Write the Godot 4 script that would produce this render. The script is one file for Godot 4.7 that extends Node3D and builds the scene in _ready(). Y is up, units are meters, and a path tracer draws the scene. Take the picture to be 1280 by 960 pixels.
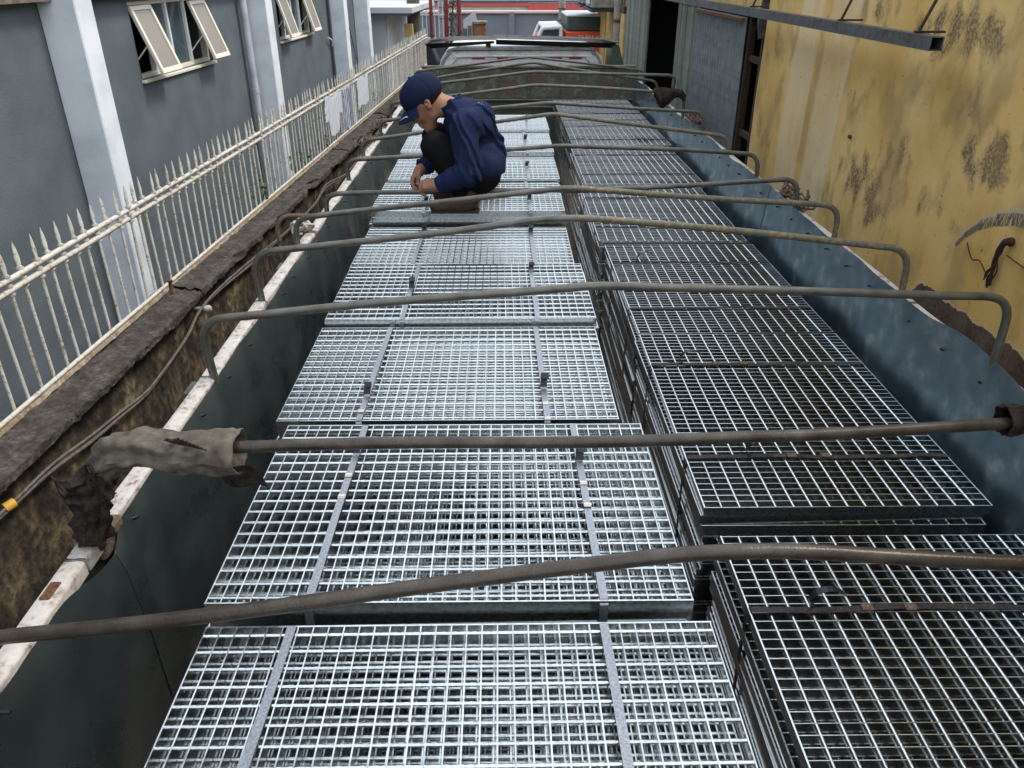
extends Node3D
# Lorry bed loaded with bundles of galvanised grating, parked in a lane between two buildings.
# World: x right, y up, -z along the lorry towards its cab; ground y = 0.

const PHI := 0.04538          # the left building, wall and fence are turned this much against the lorry
const DECK := 1.42
const RAIL := 2.305

class MB:
	var v := PackedVector3Array()
	var n := PackedVector3Array()
	var uv := PackedVector2Array()
	var ix := PackedInt32Array()
	func quad(a: Vector3, b: Vector3, c: Vector3, d: Vector3) -> void:   # clockwise seen from outside
		var nn := (c - a).cross(b - a).normalized()
		if nn == Vector3.ZERO:
			nn = (d - a).cross(c - a).normalized()
		var s := v.size()
		v.append_array(PackedVector3Array([a, b, c, d]))
		n.append_array(PackedVector3Array([nn, nn, nn, nn]))
		uv.append_array(PackedVector2Array([Vector2(0, 0), Vector2(1, 0), Vector2(1, 1), Vector2(0, 1)]))
		ix.append_array(PackedInt32Array([s, s + 1, s + 2, s, s + 2, s + 3]))
	func tri(a: Vector3, b: Vector3, c: Vector3) -> void:
		var nn := (c - a).cross(b - a).normalized()
		var s := v.size()
		v.append_array(PackedVector3Array([a, b, c]))
		n.append_array(PackedVector3Array([nn, nn, nn]))
		uv.append_array(PackedVector2Array([Vector2(0, 0), Vector2(1, 0), Vector2(1, 1)]))
		ix.append_array(PackedInt32Array([s, s + 1, s + 2]))
	func box(c: Vector3, s: Vector3, b: Basis = Basis.IDENTITY) -> void:
		var h := s * 0.5
		var p: Array[Vector3] = []
		for i in 8:
			p.append(c + b * Vector3(h.x if i & 1 else -h.x, h.y if i & 2 else -h.y, h.z if i & 4 else -h.z))
		quad(p[4], p[6], p[7], p[5]); quad(p[1], p[3], p[2], p[0])
		quad(p[5], p[7], p[3], p[1]); quad(p[0], p[2], p[6], p[4])
		quad(p[6], p[2], p[3], p[7]); quad(p[0], p[4], p[5], p[1])
	func bbox(c: Vector3, s: Vector3, r: float, b: Basis = Basis.IDENTITY) -> void:   # chamfered box
		var h := s * 0.5
		r = min(r, min(h.x, min(h.y, h.z)) * 0.9)
		var P := {}
		for i in 8:
			var sg := Vector3(1 if i & 1 else -1, 1 if i & 2 else -1, 1 if i & 4 else -1)
			for ax in 3:
				var q := Vector3(h.x - r, h.y - r, h.z - r)
				q[ax] += r
				P[i * 3 + ax] = c + b * (q * sg)
		var face := func(ax: int, i0: int, i1: int, i2: int, i3: int) -> void:
			quad(P[i0 * 3 + ax], P[i1 * 3 + ax], P[i2 * 3 + ax], P[i3 * 3 + ax])
		face.call(2, 4, 6, 7, 5); face.call(2, 1, 3, 2, 0)
		face.call(0, 5, 7, 3, 1); face.call(0, 0, 2, 6, 4)
		face.call(1, 6, 2, 3, 7); face.call(1, 0, 4, 5, 1)
		var bit := [1, 2, 4]
		for ax in 3:
			var o1: int = (ax + 1) % 3
			var o2: int = (ax + 2) % 3
			for k in 4:
				var i: int = (bit[o1] if k & 1 else 0) + (bit[o2] if k & 2 else 0)
				var j: int = i + bit[ax]
				oquad(P[i * 3 + o1], P[j * 3 + o1], P[j * 3 + o2], P[i * 3 + o2], c)
		for i in 8:
			otri(P[i * 3], P[i * 3 + 1], P[i * 3 + 2], c)
	func oquad(a: Vector3, b: Vector3, c: Vector3, d: Vector3, from: Vector3) -> void:
		if (c - a).cross(b - a).dot(a - from) < 0: quad(a, d, c, b)
		else: quad(a, b, c, d)
	func otri(a: Vector3, b: Vector3, c: Vector3, from: Vector3) -> void:
		if (c - a).cross(b - a).dot(a - from) < 0: tri(a, c, b)
		else: tri(a, b, c)
	func tube(path: PackedVector3Array, rad, sides := 8, caps := true, twist := 0.0, flat := 1.0) -> void:   # rad: number or array
		var m := path.size()
		var up := Vector3.UP
		var t0 := (path[1] - path[0]).normalized()
		if abs(t0.dot(up)) > 0.95: up = Vector3.RIGHT
		var s := v.size()
		for i in m:
			var t := (path[min(i + 1, m - 1)] - path[max(i - 1, 0)]).normalized()
			up = (up - t * up.dot(t)).normalized()
			var sd := t.cross(up)
			var r: float = rad[i] if rad is Array or rad is PackedFloat32Array else rad
			for k in sides + 1:
				var a := TAU * k / sides + twist * i
				var dir := sd * cos(a) + up * sin(a) * flat
				v.append(path[i] + dir * r); n.append((sd * cos(a) * flat + up * sin(a)).normalized()); uv.append(Vector2(float(k) / sides, float(i) / m))
		for i in m - 1:
			for k in sides:
				var a := s + i * (sides + 1) + k
				var b := a + sides + 1
				ix.append_array(PackedInt32Array([a, a + 1, b, a + 1, b + 1, b]))
		if caps:
			for e in [0, m - 1]:
				var cc := path[e]
				var o: int = s + e * (sides + 1)
				for k in sides:
					if e == 0: tri(cc, v[o + k + 1], v[o + k])
					else: tri(cc, v[o + k], v[o + k + 1])
	func grid(nu: int, nv: int, fn: Callable, flip := false) -> void:   # smooth sheet, fn(u, v) -> point
		var s := v.size()
		for j in nv + 1:
			for i in nu + 1:
				v.append(fn.call(float(i) / nu, float(j) / nv))
				uv.append(Vector2(float(i) / nu, float(j) / nv))
				n.append(Vector3.ZERO)
		for j in nv:
			for i in nu:
				var a := s + j * (nu + 1) + i
				var q := [a, a + 1, a + nu + 2, a + nu + 1]
				if flip: q = [a, a + nu + 1, a + nu + 2, a + 1]
				for t in [[0, 1, 2], [0, 2, 3]]:
					var x: int = q[t[0]]
					var y: int = q[t[1]]
					var z: int = q[t[2]]
					var nn := (v[z] - v[x]).cross(v[y] - v[x])
					n[x] += nn; n[y] += nn; n[z] += nn
					ix.append_array(PackedInt32Array([x, y, z]))
		for i in range(s, v.size()):
			n[i] = n[i].normalized()
	func shell(nu: int, nv: int, fn: Callable, th: float) -> void:   # sheet with thickness: two faces and a rim
		var s := v.size()
		grid(nu, nv, fn)
		var cnt := v.size() - s
		var back := PackedVector3Array()
		for i in cnt: back.append(v[s + i] - n[s + i] * th)
		var s2 := v.size()
		for i in cnt:
			v.append(back[i]); n.append(-n[s + i]); uv.append(uv[s + i])
		for j in nv:
			for i in nu:
				var a := s2 + j * (nu + 1) + i
				ix.append_array(PackedInt32Array([a, a + nu + 2, a + 1, a, a + nu + 1, a + nu + 2]))
		var rim: Array[int] = []
		for i in nu: rim.append(i)
		for j in nv: rim.append(nu + j * (nu + 1))
		for i in range(nu, 0, -1): rim.append(nv * (nu + 1) + i)
		for j in range(nv, 0, -1): rim.append(j * (nu + 1))
		for i in rim.size():
			var a := rim[i]
			var b := rim[(i + 1) % rim.size()]
			quad(v[s + a], v[s2 + a], v[s2 + b], v[s + b])
	func smooth_from(base: int) -> void:
		for i in range(base, n.size()): n[i] = Vector3.ZERO
	func mesh() -> ArrayMesh:
		var m := ArrayMesh.new()
		var a := []
		a.resize(Mesh.ARRAY_MAX)
		a[Mesh.ARRAY_VERTEX] = v; a[Mesh.ARRAY_NORMAL] = n; a[Mesh.ARRAY_TEX_UV] = uv; a[Mesh.ARRAY_INDEX] = ix
		m.add_surface_from_arrays(Mesh.PRIMITIVE_TRIANGLES, a)
		return m

var names := {}
var mats := {}
var rng := RandomNumberGenerator.new()

func numbered(called: String, parent: Node = null) -> String:
	var key := called + ("" if parent == null else str(parent.get_instance_id()))
	var k: int = names.get(key, 0)
	names[key] = k + 1
	return called if k == 0 else "%s_%03d" % [called, k]

func tag(o: Node, label := "", category := "", group := "", kind := "") -> Node:
	if label: o.set_meta("label", label)
	if category: o.set_meta("category", category)
	if group: o.set_meta("group", group)
	if kind: o.set_meta("kind", kind)
	return o

func thing(called: String, at: Vector3, label: String, category: String, group := "", turn := 0.0) -> Node3D:
	var o := Node3D.new()
	o.name = numbered(called)
	add_child(o)
	o.position = at
	o.rotation.y = turn
	tag(o, label, category, group)
	return o

func put(mesh: Mesh, called: String, m: Material, parent: Node = null, at := Vector3.ZERO) -> MeshInstance3D:
	var o := MeshInstance3D.new()
	o.mesh = mesh
	o.material_override = m
	o.name = numbered(called, parent)
	if parent == null: add_child(o)
	else: parent.add_child(o)
	o.position = at
	return o

func part(mb: MB, called: String, m: Material, parent: Node = null, at := Vector3.ZERO) -> MeshInstance3D:
	return put(mb.mesh(), called, m, parent, at)

func pbox(called: String, m: Material, parent: Node, c: Vector3, s: Vector3, r := 0.0, b := Basis.IDENTITY) -> MeshInstance3D:
	var mb := MB.new()
	if r > 0: mb.bbox(Vector3.ZERO, s, r, b)
	else: mb.box(Vector3.ZERO, s, b)
	return part(mb, called, m, parent, c)

# ---------- textures and materials ----------
func lin(r: float, g: float, b: float) -> Color:
	return Color(r, g, b).linear_to_srgb()

func noise_bytes(seed_: int, freq: float, w: int, h: int, oct := 4, kind := FastNoiseLite.TYPE_SIMPLEX_SMOOTH) -> PackedByteArray:
	var f := FastNoiseLite.new()
	f.seed = seed_; f.frequency = freq; f.noise_type = kind
	f.fractal_octaves = oct
	if kind == FastNoiseLite.TYPE_CELLULAR:
		f.cellular_return_type = FastNoiseLite.RETURN_CELL_VALUE
		f.fractal_type = FastNoiseLite.FRACTAL_NONE
	else: f.fractal_type = FastNoiseLite.FRACTAL_FBM
	var im := f.get_seamless_image(w, h)
	im.convert(Image.FORMAT_L8)
	return im.get_data()

# stops: [[position 0..1, linear Color], ...]; mixes two noises (second one finer) before the ramp
func ramp_tex(stops: Array, a: PackedByteArray, b: PackedByteArray, wb: float, w: int, h: int) -> ImageTexture:
	var lut := PackedByteArray()
	for i in 256:
		var t := i / 255.0
		var c: Color = stops[0][1]
		for k in stops.size() - 1:
			if t >= stops[k][0]:
				c = stops[k][1].lerp(stops[k + 1][1], clamp((t - stops[k][0]) / max(1e-4, stops[k + 1][0] - stops[k][0]), 0, 1))
		c = c.linear_to_srgb()
		lut.append(int(clamp(c.r, 0, 1) * 255)); lut.append(int(clamp(c.g, 0, 1) * 255)); lut.append(int(clamp(c.b, 0, 1) * 255))
	var out := PackedByteArray()
	out.resize(w * h * 3)
	for i in w * h:
		var t: int = clampi(int(a[i] * (1.0 - wb) + b[i] * wb), 0, 255) * 3
		out[i * 3] = lut[t]; out[i * 3 + 1] = lut[t + 1]; out[i * 3 + 2] = lut[t + 2]
	return ImageTexture.create_from_image(Image.create_from_data(w, h, false, Image.FORMAT_RGB8, out))

func grey_tex(lo: float, hi: float, a: PackedByteArray, b: PackedByteArray, wb: float, w: int, h: int) -> ImageTexture:
	var out := PackedByteArray()
	out.resize(w * h)
	for i in w * h:
		out[i] = int(clamp(lerpf(lo, hi, (a[i] * (1.0 - wb) + b[i] * wb) / 255.0), 0, 1) * 255)
	return ImageTexture.create_from_image(Image.create_from_data(w, h, false, Image.FORMAT_L8, out))

func normal_tex(a: PackedByteArray, w: int, h: int, strength: float) -> ImageTexture:
	var im := Image.create_from_data(w, h, false, Image.FORMAT_L8, a)
	im.convert(Image.FORMAT_RGBA8)
	im.bump_map_to_normal_map(strength)
	return ImageTexture.create_from_image(im)

func mat(key: String, col: Color, rough: float, metal := 0.0, tex: Texture2D = null, scale := 1.0, ntex: Texture2D = null, nscale := 1.0, rtex: Texture2D = null, world := true) -> StandardMaterial3D:
	var m := StandardMaterial3D.new()
	m.albedo_color = col
	m.roughness = rough
	m.metallic = metal
	m.metallic_specular = 0.5
	if tex: m.albedo_texture = tex
	if ntex:
		m.normal_enabled = true; m.normal_texture = ntex; m.normal_scale = nscale
	if rtex: m.roughness_texture = rtex
	if tex or ntex or rtex:
		m.uv1_triplanar = true
		m.uv1_world_triplanar = world
		m.uv1_scale = Vector3.ONE * scale
	m.cull_mode = BaseMaterial3D.CULL_DISABLED
	mats[key] = m
	return m

var tex_yellow: ImageTexture

func make_materials() -> void:
	var W := 512
	var nA := noise_bytes(1, 0.008, W, W, 5)
	var nB := noise_bytes(2, 0.05, W, W, 4)
	var nC := noise_bytes(3, 0.012, W, W, 6)
	var nD := noise_bytes(4, 0.2, W, W, 3)
	var cell := noise_bytes(5, 0.03, W, W, 1, FastNoiseLite.TYPE_CELLULAR)
	var nrm_f := normal_tex(nD, W, W, 3.0)
	var nrm_m := normal_tex(nB, W, W, 4.0)
	var nrm_l := normal_tex(nA, W, W, 5.0)
	var white := Color(1, 1, 1)
	# galvanised steel: three tones of bars, and sheet with spangle
	var rough_g := grey_tex(0.55, 1.0, nB, nD, 0.4, W, W)
	var rough_s := grey_tex(0.62, 1.0, nA, nC, 0.5, W, W)
	for k in 3:
		var b: float = [0.60, 0.52, 0.66][k]
		mat("galv%d" % k, white, 0.28, 1.0, ramp_tex([[0.2, Color(b * 0.72, b * 0.76, b * 0.75)], [0.5, Color(b, b * 1.03, b * 1.02)], [0.85, Color(b * 1.12, b * 1.15, b * 1.14)]], nB, nD, 0.35, W, W), 2.3 + k * 0.37, null, 1.0, rough_g)
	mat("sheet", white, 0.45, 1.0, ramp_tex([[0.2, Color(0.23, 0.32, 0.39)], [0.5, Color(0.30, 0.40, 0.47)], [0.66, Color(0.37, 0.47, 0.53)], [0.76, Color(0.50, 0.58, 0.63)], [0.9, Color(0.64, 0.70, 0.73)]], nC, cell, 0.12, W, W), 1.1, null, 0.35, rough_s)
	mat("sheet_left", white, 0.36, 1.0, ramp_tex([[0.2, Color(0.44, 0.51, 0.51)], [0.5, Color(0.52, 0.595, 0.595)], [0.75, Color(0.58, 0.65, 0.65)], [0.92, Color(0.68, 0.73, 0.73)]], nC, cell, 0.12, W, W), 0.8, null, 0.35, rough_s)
	mat("strap", white, 0.4, 0.85, ramp_tex([[0.3, Color(0.22, 0.23, 0.25)], [0.7, Color(0.38, 0.39, 0.41)]], nB, nD, 0.4, W, W), 5.0)
	mat("strap_rust", white, 0.6, 0.5, ramp_tex([[0.3, Color(0.018, 0.018, 0.02)], [0.6, Color(0.05, 0.038, 0.032)], [0.82, Color(0.13, 0.085, 0.055)]], nB, nC, 0.5, W, W), 2.6)
	mat("strap_dark", lin(0.02, 0.022, 0.028), 0.35, 0.6)
	mat("seal", lin(0.70, 0.65, 0.55), 0.35, 0.9)
	# bows: painted tube, worn
	mat("bow", white, 0.36, 0.35, ramp_tex([[0.15, Color(0.04, 0.028, 0.018)], [0.32, Color(0.075, 0.066, 0.052)], [0.55, Color(0.11, 0.103, 0.085)], [0.85, Color(0.165, 0.157, 0.132)]], nC, nD, 0.3, W, W), 1.3, nrm_f, 0.15)
	mat("bow_brown", white, 0.34, 0.35, ramp_tex([[0.15, Color(0.016, 0.010, 0.007)], [0.35, Color(0.036, 0.026, 0.019)], [0.6, Color(0.060, 0.048, 0.037)], [0.85, Color(0.10, 0.086, 0.070)]], nC, nD, 0.3, W, W), 1.6, nrm_f, 0.15)
	mat("bow_yellow", white, 0.55, 0.1, ramp_tex([[0.3, Color(0.09, 0.08, 0.062)], [0.60, Color(0.14, 0.13, 0.105)], [0.63, Color(0.24, 0.165, 0.04)], [0.85, Color(0.32, 0.22, 0.045)]], nB, nC, 0.35, W, W), 1.7, nrm_f, 0.3)
	# lorry
	mat("cap_white", white, 0.6, 0.0, ramp_tex([[0.18, Color(0.12, 0.08, 0.06)], [0.32, Color(0.30, 0.25, 0.21)], [0.46, Color(0.46, 0.42, 0.38)], [0.8, Color(0.54, 0.50, 0.46)]], nC, nB, 0.45, W, W), 2.0, nrm_m, 0.25)
	mat("lorry_green", white, 0.55, 0.1, ramp_tex([[0.15, Color(0.14, 0.05, 0.025)], [0.3, Color(0.10, 0.10, 0.07)], [0.5, Color(0.055, 0.07, 0.05)], [0.75, Color(0.10, 0.11, 0.08)], [0.9, Color(0.19, 0.17, 0.11)]], nC, nB, 0.5, W, W), 1.1, nrm_m, 0.4)
	mat("head_panel", white, 0.6, 0.05, ramp_tex([[0.2, Color(0.15, 0.055, 0.028)], [0.36, Color(0.105, 0.07, 0.045)], [0.44, Color(0.07, 0.068, 0.048)], [0.6, Color(0.10, 0.105, 0.078)], [0.75, Color(0.16, 0.15, 0.11)], [0.9, Color(0.30, 0.24, 0.15)]], nC, nB, 0.35, W, W), 0.9, nrm_m, 0.4)
	mat("deck_wood", white, 0.8, 0.0, ramp_tex([[0.3, Color(0.06, 0.045, 0.03)], [0.7, Color(0.14, 0.10, 0.07)]], nC, nB, 0.5, W, W), 1.2)
	mat("black", lin(0.012, 0.012, 0.013), 0.5)
	mat("rubber", lin(0.02, 0.02, 0.02), 0.85)
	mat("cab_white", white, 0.35, 0.0, ramp_tex([[0.2, Color(0.50, 0.47, 0.43)], [0.45, Color(0.72, 0.70, 0.68)], [0.8, Color(0.80, 0.79, 0.77)]], nC, nB, 0.3, W, W), 1.0)
	mat("cab_roof", white, 0.45, 0.0, ramp_tex([[0.3, Color(0.22, 0.21, 0.20)], [0.7, Color(0.38, 0.37, 0.35)]], nC, nB, 0.4, W, W), 1.0)
	mat("strip_red", lin(0.42, 0.02, 0.03), 0.35)
	mat("strip_white", lin(0.72, 0.72, 0.74), 0.35)
	# cloth
	mat("canvas", white, 0.95, 0.0, ramp_tex([[0.2, Color(0.055, 0.043, 0.032)], [0.45, Color(0.105, 0.090, 0.072)], [0.8, Color(0.165, 0.145, 0.12)]], nC, nD, 0.25, W, W), 4.0, nrm_f, 0.8)
	mat("canvas_dark", white, 0.95, 0.0, ramp_tex([[0.3, Color(0.012, 0.01, 0.009)], [0.7, Color(0.05, 0.04, 0.033)]], nC, nB, 0.4, W, W), 4.0, nrm_f, 0.8)
	mat("rope", white, 0.95, 0.0, ramp_tex([[0.25, Color(0.035, 0.02, 0.013)], [0.55, Color(0.12, 0.075, 0.05)], [0.8, Color(0.34, 0.27, 0.21)]], nB, nD, 0.4, W, W), 6.0)
	# walls
	mat("plaster_grey", white, 0.85, 0.0, ramp_tex([[0.25, Color(0.092, 0.112, 0.124)], [0.5, Color(0.108, 0.130, 0.143)], [0.8, Color(0.124, 0.148, 0.161)]], nA, nD, 0.25, W, W), 0.5, nrm_f, 0.15)
	mat("plaster_white", white, 0.8, 0.0, ramp_tex([[0.2, Color(0.64, 0.67, 0.70)], [0.5, Color(0.76, 0.79, 0.82)], [0.8, Color(0.80, 0.82, 0.85)]], nA, nD, 0.2, W, W), 0.6, nrm_f, 0.12)
	mat("soffit", white, 0.85, 0.0, ramp_tex([[0.3, Color(0.11, 0.085, 0.06)], [0.7, Color(0.20, 0.16, 0.12)]], nC, nB, 0.4, W, W), 0.8)
	mat("frame_cream", lin(0.76, 0.70, 0.58), 0.5)
	mat("frame_white", lin(0.76, 0.77, 0.78), 0.45)
	mat("pipe_white", white, 0.45, 0.0, ramp_tex([[0.2, Color(0.36, 0.38, 0.42)], [0.5, Color(0.50, 0.52, 0.57)], [0.8, Color(0.57, 0.59, 0.63)]], nA, nB, 0.3, W, W), 1.0)
	mat("pipe_dark", lin(0.07, 0.075, 0.09), 0.5)
	mat("pane_obscure", white, 0.4, 0.0, ramp_tex([[0.3, Color(0.22, 0.185, 0.15)], [0.7, Color(0.27, 0.235, 0.19)]], nB, nD, 0.5, W, W), 3.0)
	mat("interior", lin(0.10, 0.10, 0.11), 0.9)
	mat("wall_old", white, 0.95, 0.0, ramp_tex([[0.24, Color(0.009, 0.006, 0.004)], [0.44, Color(0.034, 0.024, 0.014)], [0.58, Color(0.080, 0.057, 0.031)], [0.70, Color(0.15, 0.112, 0.06)], [0.85, Color(0.30, 0.24, 0.13)]], nC, nB, 0.42, W, W), 0.85, nrm_m, 0.9)
	mats["wall_old"].uv1_scale = Vector3(0.7, 0.5, 0.7)
	mat("coping", white, 0.9, 0.0, ramp_tex([[0.2, Color(0.014, 0.010, 0.007)], [0.42, Color(0.038, 0.028, 0.021)], [0.6, Color(0.066, 0.053, 0.043)], [0.82, Color(0.13, 0.112, 0.094)]], nC, nB, 0.5, W, W), 1.1, nrm_m, 1.0)
	mat("coping_edge", white, 0.9, 0.0, ramp_tex([[0.25, Color(0.12, 0.075, 0.04)], [0.5, Color(0.24, 0.18, 0.12)], [0.8, Color(0.42, 0.37, 0.29)]], nC, nB, 0.5, W, W), 1.6, nrm_m, 0.8)
	for k in 3:
		var d: float = [1.0, 0.88, 1.06][k]
		mat("fence%d" % k, white, 0.6, 0.0, ramp_tex([[0.16, Color(0.10, 0.045, 0.02)], [0.29 + k * 0.02, Color(0.32, 0.22, 0.13)], [0.40, Color(0.60 * d, 0.56 * d, 0.48 * d)], [0.8, Color(0.70 * d, 0.69 * d, 0.64 * d)]], nB, nC, 0.5, W, W), 1.3 + 0.45 * k, nrm_f, 0.3)
	mat("rust", white, 0.9, 0.0, ramp_tex([[0.3, Color(0.05, 0.02, 0.012)], [0.7, Color(0.19, 0.08, 0.035)]], nB, nC, 0.5, W, W), 3.0)
	mat("rust_dark", white, 0.9, 0.0, ramp_tex([[0.3, Color(0.018, 0.011, 0.008)], [0.7, Color(0.065, 0.034, 0.02)]], nB, nC, 0.5, W, W), 3.0)
	mat("corrugated", white, 0.5, 0.3, ramp_tex([[0.2, Color(0.15, 0.155, 0.15)], [0.5, Color(0.235, 0.26, 0.275)], [0.8, Color(0.29, 0.315, 0.33)]], nC, nB, 0.35, W, W), 0.8)
	for k in 3:
		var d: float = [1.0, 0.82, 1.2][k]
		mat("board%d" % k, white, 0.85, 0.0, ramp_tex([[0.2, Color(0.05, 0.055, 0.04)], [0.45, Color(0.15 * d, 0.17 * d, 0.14 * d)], [0.7, Color(0.22 * d, 0.25 * d, 0.20 * d)], [0.9, Color(0.38 * d, 0.36 * d, 0.27 * d)]], nC, nB, 0.55, W, W), 1.0, nrm_m, 0.5)
		mats["board%d" % k].uv1_scale = Vector3(4.0, 0.55, 4.0)
	mat("beam", white, 0.55, 0.3, ramp_tex([[0.25, Color(0.05, 0.035, 0.028)], [0.45, Color(0.085, 0.082, 0.08)], [0.8, Color(0.13, 0.13, 0.132)]], nC, nB, 0.45, W, W), 1.2)
	mat("yellow_plain", white, 0.9, 0.0, ramp_tex([[0.18, Color(0.16, 0.11, 0.06)], [0.36, Color(0.42, 0.28, 0.10)], [0.55, Color(0.55, 0.37, 0.13)], [0.8, Color(0.60, 0.42, 0.17)]], nC, nB, 0.4, W, W), 0.6, nrm_m, 0.3)
	mats["yellow_plain"].uv1_scale = Vector3(1.2, 0.25, 1.2)
	# ground and far things
	mat("concrete", white, 0.9, 0.0, ramp_tex([[0.2, Color(0.09, 0.085, 0.075)], [0.5, Color(0.17, 0.16, 0.145)], [0.8, Color(0.25, 0.24, 0.22)]], nC, nB, 0.4, W, W), 0.35, nrm_m, 0.4)
	mat("street_grey", white, 0.85, 0.0, ramp_tex([[0.3, Color(0.17, 0.20, 0.235)], [0.7, Color(0.22, 0.25, 0.285)]], nA, nD, 0.3, W, W), 0.3)
	mat("red_sheet", lin(0.52, 0.09, 0.075), 0.5)
	mat("pale_sheet", lin(0.62, 0.50, 0.44), 0.6)
	mat("pale_blue", lin(0.50, 0.58, 0.68), 0.6)
	mat("house_white", lin(0.52, 0.54, 0.56), 0.8)
	mat("dark_gate", lin(0.06, 0.075, 0.095), 0.6)
	mat("tree_bark", white, 0.95, 0.0, ramp_tex([[0.3, Color(0.06, 0.045, 0.035)], [0.7, Color(0.17, 0.13, 0.10)]], nC, nB, 0.5, W, W), 1.5, nrm_m, 1.0)
	mat("pole_concrete", white, 0.9, 0.0, ramp_tex([[0.3, Color(0.20, 0.18, 0.15)], [0.7, Color(0.36, 0.34, 0.30)]], nC, nB, 0.5, W, W), 1.0)
	mat("post_red", lin(0.20, 0.03, 0.028), 0.6)
	mat("brick", white, 0.9, 0.0, ramp_tex([[0.3, Color(0.20, 0.08, 0.035)], [0.7, Color(0.34, 0.16, 0.075)]], nB, nC, 0.5, W, W), 2.0)
	mat("box_yellow", lin(0.62, 0.43, 0.16), 0.6)
	mat("truck_red", lin(0.78, 0.11, 0.045), 0.35)
	mat("truck_white", lin(0.78, 0.78, 0.78), 0.3)
	mat("truck_glass", lin(0.06, 0.09, 0.10), 0.08)
	mat("tarp_green", white, 0.7, 0.0, ramp_tex([[0.3, Color(0.04, 0.07, 0.055)], [0.7, Color(0.075, 0.11, 0.09)]], nB, nC, 0.5, W, W), 1.0)
	mat("leaf", white, 0.7, 0.0, ramp_tex([[0.3, Color(0.035, 0.07, 0.02)], [0.7, Color(0.10, 0.15, 0.05)]], nB, nC, 0.5, W, W), 2.0)
	mats["leaf"].backlight = Color(0.15, 0.2, 0.05)
	# person
	mat("skin", white, 0.55, 0.0, ramp_tex([[0.25, Color(0.25, 0.115, 0.068)], [0.7, Color(0.33, 0.16, 0.098)]], nB, nD, 0.4, W, W), 6.0)
	mat("navy", white, 0.8, 0.0, ramp_tex([[0.25, Color(0.009, 0.014, 0.038)], [0.7, Color(0.018, 0.026, 0.068)]], nB, nD, 0.5, W, W), 4.0, nrm_f, 0.5)
	mat("navy_cap", white, 0.8, 0.0, ramp_tex([[0.25, Color(0.008, 0.012, 0.032)], [0.7, Color(0.014, 0.020, 0.050)]], nB, nD, 0.5, W, W), 6.0, nrm_f, 0.4)
	mat("trouser", white, 0.85, 0.0, ramp_tex([[0.25, Color(0.005, 0.005, 0.006)], [0.7, Color(0.012, 0.0115, 0.012)]], nB, nD, 0.5, W, W), 5.0, nrm_f, 0.5)
	mat("hair", lin(0.014, 0.010, 0.008), 0.6)
	mat("eye", lin(0.02, 0.015, 0.012), 0.3)
	mat("shoe", white, 0.6, 0.0, ramp_tex([[0.3, Color(0.026, 0.013, 0.008)], [0.7, Color(0.07, 0.034, 0.02)]], nB, nC, 0.5, W, W), 5.0)
	mat("print_white", lin(0.62, 0.64, 0.68), 0.6)
	mat("print_faded", lin(0.16, 0.17, 0.25), 0.7)
	mat("cloth_white", lin(0.60, 0.62, 0.66), 0.9)
	mat("cloth_blue", lin(0.10, 0.14, 0.27), 0.9)
	for q in ["navy", "navy_cap", "trouser", "hair", "canvas", "canvas_dark"]: mats[q].metallic_specular = 0.2
	mat("cable", white, 0.8, 0.0, ramp_tex([[0.3, Color(0.07, 0.055, 0.045)], [0.7, Color(0.20, 0.165, 0.14)]], nB, nC, 0.5, W, W), 3.0)
	mat("root", lin(0.035, 0.014, 0.008), 0.9)
	mat("tape_orange", lin(0.62, 0.33, 0.03), 0.6)
	mat("marker", lin(0.01, 0.01, 0.03), 0.6)

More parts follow.
